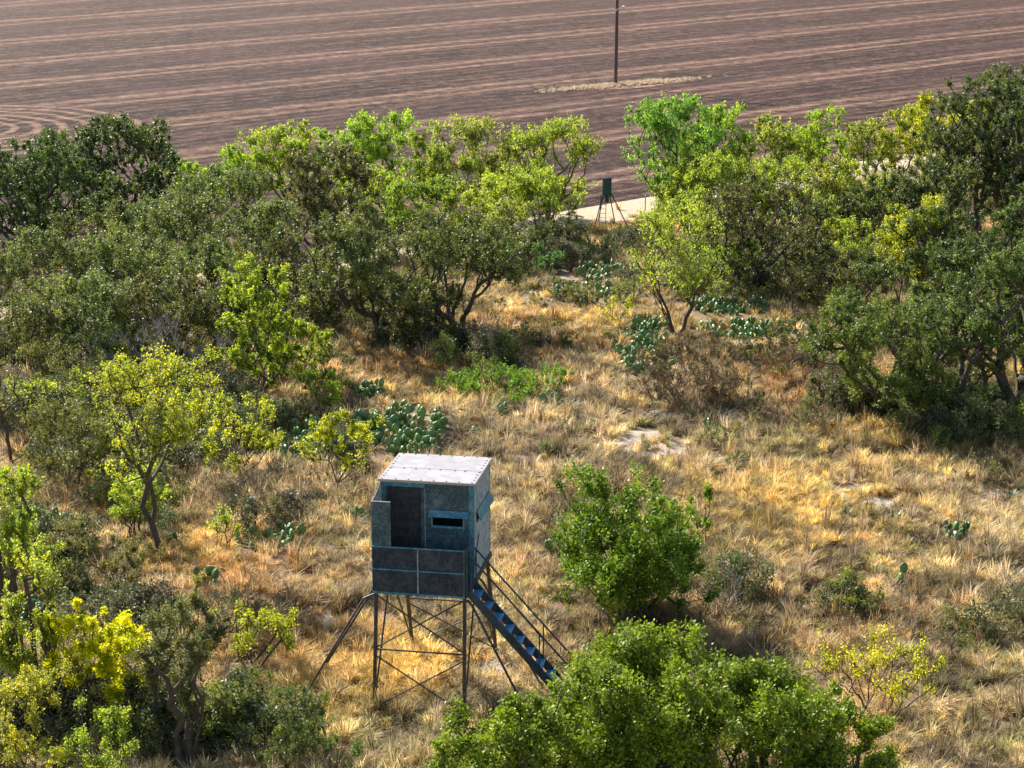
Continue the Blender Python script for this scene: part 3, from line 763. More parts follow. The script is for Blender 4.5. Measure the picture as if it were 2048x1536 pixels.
P_('twiggy', 1140,880,60,810, (1.0,1.1,.8), "dry_shrub",'shrub',"small upright twiggy shrub in the open grass", den=.35)
P_('shrub', 1105,915,60,885, (1.4,1.6,1.1), "shrub",'shrub',"small grey green cushion shrub in the open grass above the blind", den=1.0)
P_('twiggy', 1500,830,90,780, (1.3,1.2,.8), "dry_shrub",'shrub',"small grey twig shrub right of the pale bare patch", den=.4)
P_('shrub', 1480,610,120,570, (1.3,1.2,.8), "shrub",'shrub',"grey green shrub at the foot of the forked oak", den=.9)
P_('twiggy', 1700,600,140,560, (1.2,1.1,.8), "dry_shrub",'shrub',"brown brush below the yellow mesquites", den=.4)
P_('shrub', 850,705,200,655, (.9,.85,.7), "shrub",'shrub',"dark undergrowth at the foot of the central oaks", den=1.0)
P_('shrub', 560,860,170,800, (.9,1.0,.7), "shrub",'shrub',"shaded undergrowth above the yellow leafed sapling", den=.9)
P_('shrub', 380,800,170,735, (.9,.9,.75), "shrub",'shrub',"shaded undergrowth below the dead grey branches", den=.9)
P_('shrub', 70,1080,120,1010, (1.2,1.25,.7), "shrub",'shrub',"dull green shrub behind the left cactus", den=.7)
P_('shrub', 20,1230,90,1160, (1.0,1.2,.8), "shrub",'shrub',"green shrub at the left edge beside the blue green cactus", den=.9)
for a, k in T:
    make_plant(*a, **k)
print("leaves", LEAFTOTAL[0])

CACTI = [
    ((800,862,190,75,175), "largest prickly pear patch, behind the roof of the blind", .27, 3),
    ((735,790,70,22,26), "dark prickly pear at the top left of the largest patch", .25, 3),
    ((600,890,150,60,60), "shaded prickly pear behind the yellow leafed saplings", .27, 3),
    ((830,905,110,22,40), "low prickly pear pads at the front of the largest patch", .24, 3),
    ((105,1062,130,40,44), "upright prickly pear left of the grey green bush", .27, 3),
    ((545,1088,130,36,34), "flat shaded prickly pear left of the blind", .24, 3),
    ((45,1235,120,60,34), "blue green prickly pear at the left picture edge", .28, 3),
    ((420,1170,60,20,12), "dark shaded prickly pear behind the grey green tree", .25, 3),
    ((1285,708,125,95,150), "big prickly pear patch left below the clearing mesquite", .25, 3),
    ((1300,655,80,26,44), "prickly pear at the foot of the clearing mesquite", .25, 3),
    ((1455,620,170,24,95), "row of prickly pear behind the clearing mesquite", .25, 3),
    ((1500,668,215,22,100), "long low row of prickly pear in front of the forked oak", .25, 3),
    ((1165,590,120,40,62), "far prickly pear patch left of the clearing mesquite", .26, 3),
    ((1200,548,150,24,56), "farthest prickly pear row below the feeder shrubs", .27, 3),
    ((1620,700,60,30,16), "pale prickly pear beside the low spreading oak", .25, 3),
    ((1905,1075,75,14,20), "isolated green prickly pear in the grass at the right", .24, 3),
    ((1420,862,30,10,8), "small prickly pear right of the pale bare patch", .24, 2),
    ((1005,832,44,10,8), "small prickly pear with round pads above the blind roof", .24, 2),
    ((1105,808,54,12,10), "small prickly pear below the vivid green weeds", .23, 2),
    ((1050,800,30,8,5), "tiny prickly pear at the edge of the vivid green weeds", .23, 2),
    ((948,868,18,6,3), "single low prickly pear stem right of the largest patch", .24, 1),
    ((716,1040,44,12,10), "prickly pear just left of the blind wall", .25, 3),
    ((1803,1165,14,5,3), "two pad prickly pear alone in the lower right grass", .24, 2),
    ((353,1090,20,8,4), "small prickly pear right of the thick mesquite trunk", .24, 2),
    ((1105,1115,30,8,5), "prickly pear pads sticking out of the evergreen bush", .26, 3),
    ((1160,740,24,8,4), "little prickly pear below the golden grass", .22, 1),
]

# ------------------------------------------------------------------ dry grass: tufts spread over the ground
lib = bpy.data.collections.new("tuft_shapes")
def tuft(name, rg, n, h, spread, w, curl, twig=False):
    V = []; Fc = []; B = []
    for k in range(n):
        a = rg.uniform(0, 2*np.pi); r = spread*0.3*rg.uniform(0, 1)**0.5
        b = np.array([math.cos(a)*r, math.sin(a)*r, -0.03])
        a2 = a+rg.normal(0, 0.7)
        hh = h*rg.uniform(0.45, 1.15); out = spread*rg.uniform(0.3, 1.15)*curl
        mid = b+np.array([math.cos(a2)*out*0.35, math.sin(a2)*out*0.35, hh*0.62])
        tip = b+np.array([math.cos(a2)*out, math.sin(a2)*out, hh*rg.uniform(0.75, 1.0)])
        sd = np.array([-math.sin(a2+rg.normal(0, .6)), math.cos(a2+rg.normal(0, .6)), 0])*w/2*rg.uniform(.7, 1.3)
        i0 = len(V)
        V += [b-sd*.8, b+sd*.8, mid+sd, mid-sd, tip+sd*.25, tip-sd*.25]
        Fc += [(i0, i0+1, i0+2, i0+3), (i0+3, i0+2, i0+4, i0+5)]
        B += [float(np.clip(rg.normal(.55, .25), 0, 1))]*6
    o = mesh_np(name, np.array(V), np.array(Fc), M['grass'], link=False)
    fattr(o.data, "blade", B)
    lib.objects.link(o)
rg = np.random.default_rng(3)
SH = [("tuft_a", 60, .32, .28, .016, 1.0), ("tuft_b", 64, .42, .28, .015, 0.9), ("tuft_c", 46, .22, .26, .018, 1.3),
      ("tuft_d", 55, .28, .36, .016, 1.5), ("tuft_e", 34, .60, .22, .013, .6), ("tuft_f", 70, .16, .24, .02, 1.3)]
for n_, n, h, sp, w, cu in SH: tuft(n_, rg, n, h, sp, w, cu)

COLS = np.array([(.74,.58,.29),(.88,.75,.43),(.68,.43,.17),(.44,.27,.13),(.36,.40,.13),(.44,.36,.23),(.82,.62,.20)])
RUST = [(800,735,3.4,1.7),(1010,640,2.2,1.1),(1100,690,1.8,1.2),(1600,760,2.2,1.6),(470,1130,1.6,1.3),(1470,720,1.5,1.),(580,1290,1.6,1.4),(1640,790,1.6,1.2),(1740,795,2,1.5),(250,1010,1.2,1),(40,800,1.6,1.5),(960,690,2.6,1.1)]
GOLD = [(1125,632,2.6,1.9),(1230,455,4.5,1.3),(790,1340,1.8,1.2),(400,1110,1.5,1.2),(1940,770,2.4,2.6),(1450,655,2.,1.6),(860,770,1.8,1.4),(1560,1020,3,2),(700,1370,1.2,1.),(1780,880,2.5,1.5)]
def tuft_points(rg, n, y0, y1, hscale, kind):
    # uniform over the ground that the picture takes in, with a margin
    y = np.sqrt(rg.uniform(y0**2, y1**2, n)); x = rg.uniform(-1, 1, n)*(y*0.275+2.5)
    keep = np.ones(n, bool)
    bm = bare_mask(x, y); rm = road_mask(x, y); v = vfield(x, y)
    dens = fbm(x*0.9, y*0.9, 60+kind, 3)
    keep &= rg.uniform(0, 1, n) > np.clip(bm*1.5, 0, .93)
    keep &= rg.uniform(0, 1, n) > np.where(rm > 0.5, .985, 0)
    keep &= v < EDGE-0.02
    for (cpx, cpy, cw, cd, _), _l, _s, _t in CACTI:
        c0, c1 = G(cpx, cpy); rw_ = cw/S(cpy)/2+.12; rd_ = max(.3, (G(cpx, cpy-cd/2)[1]-G(cpx, cpy+cd/2)[1])/2)
        e = ((x-c0)/rw_)**2 + ((y-c1+rd_*.35)/(rd_*1.5))**2
        keep &= (e > 1) | (rg.uniform(0, 1, n) < .15)
    keep &= rg.uniform(0, 1, n) < sstep(0.30, 0.54, dens)*0.9+0.10
    x, y = x[keep], y[keep]; n = len(x)
    a = fbm(x*0.22, y*0.22, 71, 4); b = fbm(x*0.35+40, y*0.35, 72, 4); c = fbm(x*1.4, y*1.4, 73, 2)
    w = np.zeros((n, 7))
    w[:, 0] = 1.0; w[:, 1] = .45+3.0*np.clip(a-.5, 0, 1); w[:, 2] = .30+3*np.clip(.48-a, 0, 1); w[:, 3] = .10+1.5*np.clip(.45-a, 0, 1)
    w[:, 4] = .28+6.5*np.clip(b-.52, 0, 1); w[:, 5] = .75+5*np.clip(.45-b, 0, 1)+1.4*(c > .58); w[:, 6] = .25
    for (lst, col) in ((RUST, 2), (GOLD, 6)):
        for px, py, rx_, ry_ in lst:
            g0, g1 = G(px, py)
            q = np.exp(-(((x-g0)/rx_)**2 + ((y-g1)/(ry_*1.6))**2))
            w[:, col] += 5*q; w[:, 4] *= (1-.8*q); w[:, 5] *= (1-.8*q)
            if col == 2: w[:, 3] += 1.0*q
    w /= w.sum(1, keepdims=True)
    cs = np.cumsum(w, 1); r = rg.uniform(0, 1, (n, 1)); ci = (r > cs).sum(1).clip(0, 6)
    # neighbouring tufts share a mix, so blend the drawn colour with the local mean
    col = 0.6*COLS[ci] + 0.4*(w@COLS)
    col *= rg.uniform(.5, 1.25, (n, 1))*(.62+.72*sstep(.32, .62, fbm(x*.8, y*.8, 91, 3)))[:, None]
    z = bump_h(x, y)
    size = hscale*rg.uniform(.65, 1.35, n)*(0.75+0.6*fbm(x*.5, y*.5, 80, 3))
    idx = rg.choice([0, 1, 2, 3, 5], n, p=[.26, .2, .22, .2, .12]) if kind == 0 else rg.choice([1, 3, 4, 5], n, p=[.25, .25, .3, .2])
    return np.stack([x, y, z], 1), col, size, idx

def gn_tufts(name, label, parts, coll=None):
    P = np.concatenate([p[0] for p in parts]); Cc = np.concatenate([p[1] for p in parts])
    Sz = np.concatenate([p[2] for p in parts]); Ix = np.concatenate([p[3] for p in parts])
    rg = np.random.default_rng(11)
    n = len(P); print(name, n)
    me = bpy.data.meshes.new(name)
    me.vertices.add(n); me.vertices.foreach_set("co", P.astype(np.float32).ravel())
    a = me.attributes.new("tuft_colour", 'FLOAT_COLOR', 'POINT')
    a.data.foreach_set("color", np.concatenate([Cc, np.ones((n, 1))], 1).astype(np.float32).ravel())
    a = me.attributes.new("rot", 'FLOAT_VECTOR', 'POINT')
    rot = np.stack([rg.normal(0, .16, n), rg.normal(0, .16, n), rg.uniform(0, 6.28, n)], 1)
    a.data.foreach_set("vector", rot.astype(np.float32).ravel())
    fattr(me, "size", Sz)
    a = me.attributes.new("pick", 'INT', 'POINT'); a.data.foreach_set("value", Ix.astype(np.int32))
    me.materials.append(M['grass'])
    o = bpy.data.objects.new(name, me); COL.objects.link(o)
    ng = bpy.data.node_groups.new(name+"_nodes", 'GeometryNodeTree')
    ng.interface.new_socket("Geometry", in_out='INPUT', socket_type='NodeSocketGeometry')
    ng.interface.new_socket("Geometry", in_out='OUTPUT', socket_type='NodeSocketGeometry')
    N = ng.nodes; Lk = ng.links.new
    gi = N.new("NodeGroupInput"); go = N.new("NodeGroupOutput")
    m2p = N.new("GeometryNodeMeshToPoints")
    ci = N.new("GeometryNodeCollectionInfo"); ci.inputs['Collection'].default_value = coll or lib
    ci.inputs['Separate Children'].default_value = True; ci.inputs['Reset Children'].default_value = True
    ip = N.new("GeometryNodeInstanceOnPoints"); ip.inputs['Pick Instance'].default_value = True
    def na(nm, ty):
        q = N.new("GeometryNodeInputNamedAttribute"); q.data_type = ty; q.inputs['Name'].default_value = nm
        return [s for s in q.outputs if s.enabled][0]
    Lk(gi.outputs[0], m2p.inputs['Mesh']); Lk(m2p.outputs[0], ip.inputs['Points'])
    Lk(ci.outputs[0], ip.inputs['Instance'])
    Lk(na("pick", 'INT'), ip.inputs['Instance Index'])
    er = N.new("FunctionNodeEulerToRotation")
    Lk(na("rot", 'FLOAT_VECTOR'), er.inputs[0]); Lk(er.outputs[0], ip.inputs['Rotation'])
    Lk(na("size", 'FLOAT'), ip.inputs['Scale'])
    Lk(ip.outputs[0], go.inputs[0])
    md = o.modifiers.new("tufts", 'NODES'); md.node_group = ng
    return tag(o, label, 'grass', None, 'stuff')
rg = np.random.default_rng(5)
parts = [tuft_points(rg, 27000, 36.5, 60, .85, 0), tuft_points(rg, 36000, 60, 116, 1.0, 0)]
gn_tufts("dry_grass", "straw and rust coloured dry grass covering the ground between the shrubs", parts)
parts = [tuft_points(rg, 6500, 36.5, 70, 1.05, 1), tuft_points(rg, 4500, 70, 116, 1.2, 1)]
for p_ in parts:
    p_[1][:] = p_[1]*np.array([.75, .72, .85])
gn_tufts("tall_weeds", "taller grey brown dead weeds standing among the dry grass", parts)
# leafy undergrowth on the thicket floor: nobody could count it
ulib = bpy.data.collections.new("undergrowth_shapes")
t = NT("undergrowth_leaf")
a_ = t.n("ShaderNodeAttribute"); a_.attribute_name = "tuft_colour"; a_.attribute_type = 'INSTANCER'
b_ = t.n("ShaderNodeAttribute"); b_.attribute_name = "tint"
c_ = t.mix(1.0, a_.outputs['Color'], t.ramp(b_.outputs['Fac'], [(0, C(.45,.45,.5)), (.5, C(1,1,1)), (1, C(1.6,1.4,1.1))]), 'MULTIPLY')
tr_ = t.n("ShaderNodeBsdfTranslucent"); t.l(c_, tr_.inputs[0])
mx_ = t.n("ShaderNodeMixShader"); mx_.inputs[0].default_value = .38
t.l(t.bsdf(c_, .5, .35), mx_.inputs[1]); t.l(tr_.outputs[0], mx_.inputs[2])
M['under'] = t.fin(mx_.outputs[0])
rg = np.random.default_rng(19)
for q_, (hh_, rr_, nn_) in enumerate(((.8, .45, 1500), (.55, .55, 1300), (1.1, .4, 1500))):
    cen = rg.normal(0, 1, (34, 3)); cen /= np.linalg.norm(cen, axis=1, keepdims=True)
    cen = cen*rg.uniform(.3, 1, (34, 1))**.5*np.array([rr_, rr_, hh_*.45])+np.array([0, 0, hh_*.5])
    tw_ = twigs(rg, cen, np.full(34, .13), 0, 5, 1.0, .5)
    lv, lf, tt = leaves(rg, tw_, 5, nn_, .062, .034, -.2, .9, .46)
    lv[:, 2] = np.maximum(lv[:, 2], .01)
    o_ = mesh_np("undergrowth_%s" % "abc"[q_], lv, lf, M['under'], link=False); fattr(o_.data, "tint", tt); ulib.objects.link(o_)
UZ = [(180,700,230,60,140),(420,640,200,30,60),(640,620,150,60,60),(120,850,160,60,70),(250,930,150,60,60),(480,880,150,35,36),(330,820,200,40,80),
      (600,480,380,30,70),(950,520,200,35,70),(1180,500,140,14,16),(1420,560,200,40,60),(1600,560,200,40,90),(1850,560,200,60,120),(1800,830,230,30,60),(1950,870,150,30,50),
      (1450,430,260,20,60),(1750,430,250,25,60),(90,1120,120,60,40),(250,1250,160,40,30),(130,1450,200,60,50),(450,1480,220,60,45),(700,450,250,20,60),
      (1600,720,40,20,6),(900,700,160,12,26),(1690,1215,60,12,4),(1450,1200,50,16,5),(1980,1260,80,40,5),(1000,735,90,12,10),(640,925,90,14,8),(330,1010,120,30,16),(560,1050,110,16,5)]
UC = np.array([(.16,.17,.075),(.12,.16,.06),(.20,.22,.07),(.19,.17,.11),(.10,.12,.055),(.24,.29,.06)])
PP = []; CC = []; SS = []
for ux, uy, uw, uh, un in UZ:
    for _ in range(un):
        X_, Y_ = G(ux+rg.normal(0, uw*.5), uy+rg.normal(0, uh*.5))
        if vfield(X_, Y_) > EDGE-.36 or abs(X_+2) < 2.2 and 38 < Y_ < 46: continue
        if any(abs(X_-G(c_[0], c_[1])[0]) < c_[2]/S(c_[1])/2+.2 and -1.6 < Y_-G(c_[0], c_[1])[1] < .9 for c_, _l, _s, _t in CACTI): continue
        PP.append((X_, Y_, 0)); CC.append(UC[rg.integers(0, 6)]*rg.uniform(.8, 1.3)); SS.append(rg.uniform(.6, 1.5))
PP = np.array(PP); PP[:, 2] = bump_h(PP[:, 0], PP[:, 1])
u_ = gn_tufts("undergrowth", "low olive and grey green leafy undergrowth between the trees and shrubs", [(PP, np.array(CC), np.array(SS), rg.integers(0, 3, len(PP)))], ulib)
u_['category'] = 'plants'

# pale stubble round the pole
g0, g1 = G(1231, 170)
rg = np.random.default_rng(6); n = 1500
al = rg.normal(0, 3.2, n); ac = rg.normal(0, .5, n)
x = g0+.6+al*.80-ac*.60; y = g1-.3+al*.60+ac*.80
gn_tufts("stubble_grass", "pale grass strip left standing around the utility pole",
         [(np.stack([x, y, np.full(n, .012)], 1), np.tile([[.56,.45,.33]], (n, 1))*rg.uniform(.8, 1.2, (n, 1)), rg.uniform(.5, 1.1, n), rg.choice([0, 2, 5], n))])

# ------------------------------------------------------------------ prickly pear
t = NT("cactus_skin"); p = t.obj(); oi = t.n("ShaderNodeObjectInfo")
nn = t.noise(p, 6, 3)
c0 = t.mix(oi.outputs['Random'], C(0.065,0.17,0.04), C(0.17,0.27,0.06))
c0 = t.mix(t.mapr(nn, .45, .7, 0, .5), c0, C(0.24,0.33,0.17))
vo = t.n("ShaderNodeTexVoronoi"); vo.inputs['Scale'].default_value = 16; t.l(p, vo.inputs['Vector'])
c0 = t.mix(t.mapr(vo.outputs['Distance'], .16, .06, 0, .7), c0, C(0.5,0.42,0.25))
M['cactus'] = t.fin(t.bsdf(c0, 0.42, 0.5, bump=nn, bstr=.2))
t = NT("cactus_dry"); c0 = t.mix(t.noise(t.obj(), 8, 3), C(0.45,0.22,0.06), C(0.35,0.28,0.12))
M['cactus_dry'] = t.fin(t.bsdf(c0, 0.6, 0.3))
def pad_mesh(mat):
    n = 12; V = []; Fc = []
    ang = np.linspace(0, 2*np.pi, n, endpoint=False)
    ox = np.sin(ang)*0.5*(1+0.16*(-np.cos(ang)*-1)); oz = 0.55-0.55*np.cos(ang)
    ox = ox*(0.72+0.28*sstep(0, .75, oz))
    for s in (-1, 1):
        for k in range(n): V.append((ox[k]*.96, s*.055, .55+(oz[k]-.55)*.97))
        V.append((0, s*.10, .6))
    for k in range(n):
        k2 = (k+1) % n
        Fc.append((k, k2, n, n)); Fc.append((n+1+k2, n+1+k, 2*n+1, 2*n+1)); Fc.append((k2, k, n+1+k, n+1+k2))
    me = bpy.data.meshes.new("pad")
    me.from_pydata(V, [], [tuple(dict.fromkeys(f)) for f in Fc]); me.update()
    me.polygons.foreach_set("use_smooth", np.ones(len(me.polygons), bool))
    me.materials.append(mat)
    return me
PAD = pad_mesh(M['cactus']); PADD = pad_mesh(M['cactus_dry'])
def cactus(px, py, w, dpx, npads, label, size=.27, group="prickly pear clumps in the dry grass", tall=3):
    """px,py centre on the ground, w width and dpx depth in photograph pixels"""
    rg = random.Random(int(px*3+py))
    x, y = G(px, py); rw = w/S(py)/2
    y0 = G(px, py+dpx/2)[1]; y1 = G(px, py-dpx/2)[1]; rd = max(.25, (y1-y0)/2)
    root = empty("prickly_pear", (x, y, 0)); tag(root, label, "cactus", group)
    def put(loc, yaw, pitch, roll, s):
        o = bpy.data.objects.new("pad", PADD if rg.random() < .03 else PAD)
        o.parent = root; o.location = loc; o.rotation_euler = (pitch, roll, yaw)
        o.scale = (s*rg.uniform(.85, 1.05), s, s*rg.uniform(.9, 1.1)); COL.objects.link(o)
        R_ = (Matrix.Rotation(yaw, 3, 'Z') @ Matrix.Rotation(roll, 3, 'Y') @ Matrix.Rotation(pitch, 3, 'X'))
        return R_
    cnt = 0; base = []
    while cnt < npads:
        if not base or rg.random() < .50 or len(base) > 400:
            a = rg.uniform(0, 6.28); r = rg.uniform(0, 1)**.5
            loc = Vector((math.cos(a)*r*rw, math.sin(a)*r*rd, -.04)); lvl = 0; yaw = rg.uniform(-1.2, 1.2)
        else:
            loc, yaw0, lvl = base[rg.randrange(len(base))]
            yaw = yaw0+rg.uniform(-.9, .9)
            if lvl >= tall: continue
        s = size*rg.uniform(.72, 1.12); pit = rg.uniform(-.35, .35); ro = rg.uniform(-.5, .5)
        R_ = put(loc, yaw, pit, ro, s); cnt += 1
        for k in range(rg.choice((1, 2))):
            a = rg.uniform(-.7, .7)
            tip = loc + R_ @ Vector((math.sin(a)*.5*s, 0, (.55+.5*math.cos(a))*s))
            base.append((tip, yaw, lvl+1))
    return root

for (a_, lb_, sz_, tl_) in CACTI:
    a_ = (*a_[:4], int(a_[4]*(1.6 if a_[4] > 20 else 1.2)))
    cactus(*a_, lb_, sz_*1.10, tall=min(tl_, 2))

# ------------------------------------------------------------------ yuccas
t = NT("yucca_leaf"); M['yucca'] = t.fin(t.bsdf(t.mix(t.noise(t.obj(), 5, 2), C(0.06,0.13,0.05), C(0.16,0.24,0.08)), .45, .5))
def yucca(px, py, r, label):
    rg = np.random.default_rng(int(px+py)); x, y = G(px, py)
    n = 34; V = []; Fc = []
    for k in range(n):
        a = rg.uniform(0, 6.28); e = rg.uniform(.15, 1.35); L = r*rg.uniform(.75, 1.15)
        d = np.array([math.cos(a)*math.cos(e), math.sin(a)*math.cos(e), math.sin(e)])
        sd = np.array([-math.sin(a), math.cos(a), 0])*.02*(r/.35)
        b = d*.03; m = d*L*.5; tp = d*L-np.array([0, 0, .04])
        i0 = len(V); V += [b-sd, b+sd, m+sd, m-sd, tp, m+np.array([0, 0, -.012])]
        Fc += [(i0, i0+1, i0+2, i0+3), (i0+3, i0+2, i0+4, i0+4)]
    me = bpy.data.meshes.new("yucca"); me.from_pydata([tuple(v) for v in V], [], [tuple(dict.fromkeys(f)) for f in Fc]); me.materials.append(M['yucca'])
    o = bpy.data.objects.new("yucca_plant", me); o.location = (x, y, .02); COL.objects.link(o)
    tag(o, label, "yucca", "green yucca rosettes in the grass")
yucca(1646,940,.40,"spiky yucca in open grass below the low spreading oak")
yucca(1690,1040,.42,"left yucca of the pair in the right grass")
yucca(1785,1045,.46,"right yucca of the pair in the right grass")
yucca(1828,1060,.30,"small yucca between the pair and the isolated cactus")
yucca(1515,1030,.32,"faint yucca in the grass right of the evergreen bush")
yucca(600,1045,.50,"dark yucca behind the flat cactus left of the blind")
yucca(1130,695,.5,"yucca at the edge of the golden grass")
yucca(2020,1000,.4,"yucca at the right picture edge")
yucca(2030,1160,.4,"low yucca at the right edge below the isolated cactus")
yucca(1060,965,.4,"grey green yucca between the blind roof and the evergreen bush")
yucca(975,1240,.55,"yucca on the ground behind the blind stairs")
yucca(1985,1250,.35,"yucca in the lower right grass")

# ------------------------------------------------------------------ pale stones
t = NT("limestone"); M['stone'] = t.fin(t.bsdf(t.mix(t.noise(t.pos(), 12, 4), C(.40,.34,.27), C(.62,.56,.48)), .9, .2, bump=t.noise(t.pos(), 20, 4), bstr=.5))
def stone(px, py, s, label):
    rg = np.random.default_rng(int(px*5+py)); x, y = G(px, py)
    import bmesh
    bm = bmesh.new(); bmesh.ops.create_icosphere(bm, subdivisions=2, radius=1)
    for v_ in bm.verts:
        v_.co *= 1+rg.normal(0, .09)
        v_.co = Vector((v_.co.x*s, v_.co.y*s*.8, v_.co.z*s*.3))
    me = bpy.data.meshes.new("stone"); bm.to_mesh(me); bm.free(); me.materials.append(M['stone'])
    o = bpy.data.objects.new("stone", me); o.location = (x, y, .04); o.rotation_euler[2] = rg.uniform(0, 3); COL.objects.link(o)
    tag(o, label, "stone", "pale limestone pieces on bare ground")
stone(1240,893,.26,"flat white stone at the left of the pale bare patch")
stone(1285,893,.20,"white stone at the right of the pale bare patch")
stone(1262,885,.17,"small white stone in the middle of the pale bare patch")
stone(1310,828,.22,"pale stone below the large brown thicket")
stone(1738,1008,.18,"pale stone in the bare spot right of the evergreen bush")
stone(722,1292,.13,"pale stone just left of the blind front leg")

# ------------------------------------------------------------------ elevated blind
def m_(t, p):
    q = t.n("ShaderNodeMapping"); q.inputs['Scale'].default_value = (7, 7, 1.0); q.inputs['Location'].default_value = (3, 5, 1); t.l(p, q.inputs[0])
    return q.outputs[0]
def paint(name, a, b, c, rough=.5, scr=.5, sc=7.0, metal=0.0, spec=.4):
    t = NT(name); p = t.obj()
    n = t.noise(p, sc, 6, .65); n2 = t.noise(p, sc*4, 4, .7)
    m = t.n("ShaderNodeMapping"); m.inputs['Scale'].default_value = (5, 5, .8); t.l(p, m.inputs[0])
    st = t.noise(m.outputs[0], 3, 5, .7)
    c0 = t.mix(t.mapr(n, .42, .58), a, b)
    big = t.noise(p, 1.9, 5, .75)
    c0 = t.mix(t.math('MULTIPLY', t.mapr(big, .52, .70), scr*.45), c0, c)
    c0 = t.mix(t.mapr(t.noise(m_(t, p), 2.2, 4, .7), .60, .72, 0, .55), c0, C(.16,.085,.05))
    c0 = t.mix(t.math('MULTIPLY', t.mapr(n2, .52, .7), t.mapr(st, .4, .62, 0, scr)), c0, c)
    return t.fin(t.bsdf(c0, rough, spec, metal, bump=n2, bstr=.15, bdist=.005))
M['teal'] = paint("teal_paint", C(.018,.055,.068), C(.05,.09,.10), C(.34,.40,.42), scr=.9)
M['teal_bright'] = paint("teal_trim_paint", C(.03,.15,.21), C(.07,.22,.28), C(.42,.52,.53), scr=.9)
M['board'] = paint("dark_board", C(.018,.024,.034), C(.04,.046,.058), C(.20,.21,.23), .75, .5)
M['door'] = paint("door_board", C(.022,.022,.026), C(.045,.04,.042), C(.12,.11,.11), .8, .3)
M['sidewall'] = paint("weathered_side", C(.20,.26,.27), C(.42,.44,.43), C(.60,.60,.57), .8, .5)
M['steel'] = paint("dark_steel", C(.035,.032,.035), C(.085,.065,.055), C(.25,.2,.17), .55, .4, 12)
M['stair'] = paint("stair_steel", C(.02,.03,.04), C(.035,.06,.08), C(.12,.2,.25), .5, .5, 10)
M['tread'] = paint("stair_tread_blue", C(.02,.17,.33), C(.05,.28,.46), C(.3,.42,.5), .5, .5)
M['roof'] = paint("roof_white", C(.30,.285,.295), C(.38,.36,.37), C(.19,.165,.165), .6, .6, 3)
t = NT("black_screw"); M['screw'] = t.fin(t.bsdf(C(.03,.028,.03), .5, .4))
t = NT("cut_edge"); M['edge'] = t.fin(t.bsdf(t.mix(t.noise(t.obj(), 10, 3), C(.35,.25,.2), C(.55,.48,.42)), .8, .2))
t = NT("yellow_rope"); M['rope'] = t.fin(t.bsdf(C(.34,.27,.12), .9, .2))

blind = empty("deer_blind", (-1.871, 42.042, 0), -0.175)
tag(blind, "elevated teal hunting blind with white roof on a steel tower with blue stairs", "hunting blind")
W = 2.10; L_ = 1.92; PD = .87; HF = 2.85; HB = 2.23; hw = W/2; TOP = HF+HB
def part(name, mat, f, parent=None, bevel=.0):
    m = MB(); f(m); return m.build(name, M[mat], parent or blind, bevel)
# deck
part("deck", 'board', lambda m: m.box(-hw+.005, hw-.005, -PD+.04, L_, HF-.06, HF))
for y0, y1, x0, x1 in ((-PD+.004, -PD+.038, -hw, hw), (L_+.002, L_+.05, -hw, hw), (-PD+.04, L_, -hw-.04, -hw), (-PD+.04, L_, hw, hw+.04)):
    part("deck_beam", 'steel', lambda m: m.box(x0, x1, y0, y1, HF-.12, HF-.004))
# cabin walls
wx0, wx1, wz0, wz1 = .12, .80, TOP-1.02, TOP-.80
dx0, dx1 = -.86, -.17
def fwall(m):
    y0, y1 = 0, .035
    m.box(-hw+.05, dx0, y0, y1, HF, TOP-.03)
    m.box(dx1, wx0, y0, y1, HF, TOP-.03)
    m.box(wx1, hw-.05, y0, y1, HF, TOP-.03)
    m.box(wx0, wx1, y0, y1, HF, wz0); m.box(wx0, wx1, y0, y1, wz1, TOP-.03)
    m.box(dx0, dx1, y0, y1, TOP-.17, TOP-.03)
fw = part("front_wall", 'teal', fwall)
part("door_header", 'teal_bright', lambda m: m.box(-hw+.02, dx1+.12, -.022, -.003, TOP-.155, TOP-.03))
door = part("door", 'door', lambda m: m.box(dx0+.01, dx1-.01, -.012, .028, HF+.02, TOP-.175))
part("door_handle", 'steel', lambda m: (m.box(dx1-.11, dx1-.05, -.05, -.013, HF+.98, HF+1.0), m.box(dx1-.12, dx1-.10, -.05, -.013, HF+.9, HF+1.05)), door)
for xx in (dx0-.035, dx1+.005):
    part("door_jamb", 'board', lambda m: m.box(xx, xx+.03, -.02, -.002, HF, TOP-.157))
win = part("window_frame", 'teal_bright', lambda m: (m.box(wx0-.04, wx1+.04, -.02, -.002, wz0-.05, wz0), m.box(wx0-.04, wx0, -.02, -.002, wz0+.002, wz1), m.box(wx1, wx1+.04, -.02, -.002, wz0+.002, wz1)))
def flap(m):
    m.bar((wx0-.08+.45, -.03, wz1+.14), (wx0-.08+.45, -.10, wz1-.0), .90, .018, up=(0, -1, .4))
part("window_flap", 'teal_bright', flap)
part("window_latch", 'steel', lambda m: m.box(wx1-.02, wx1, -.14, -.11, wz1+.03, wz1+.05))
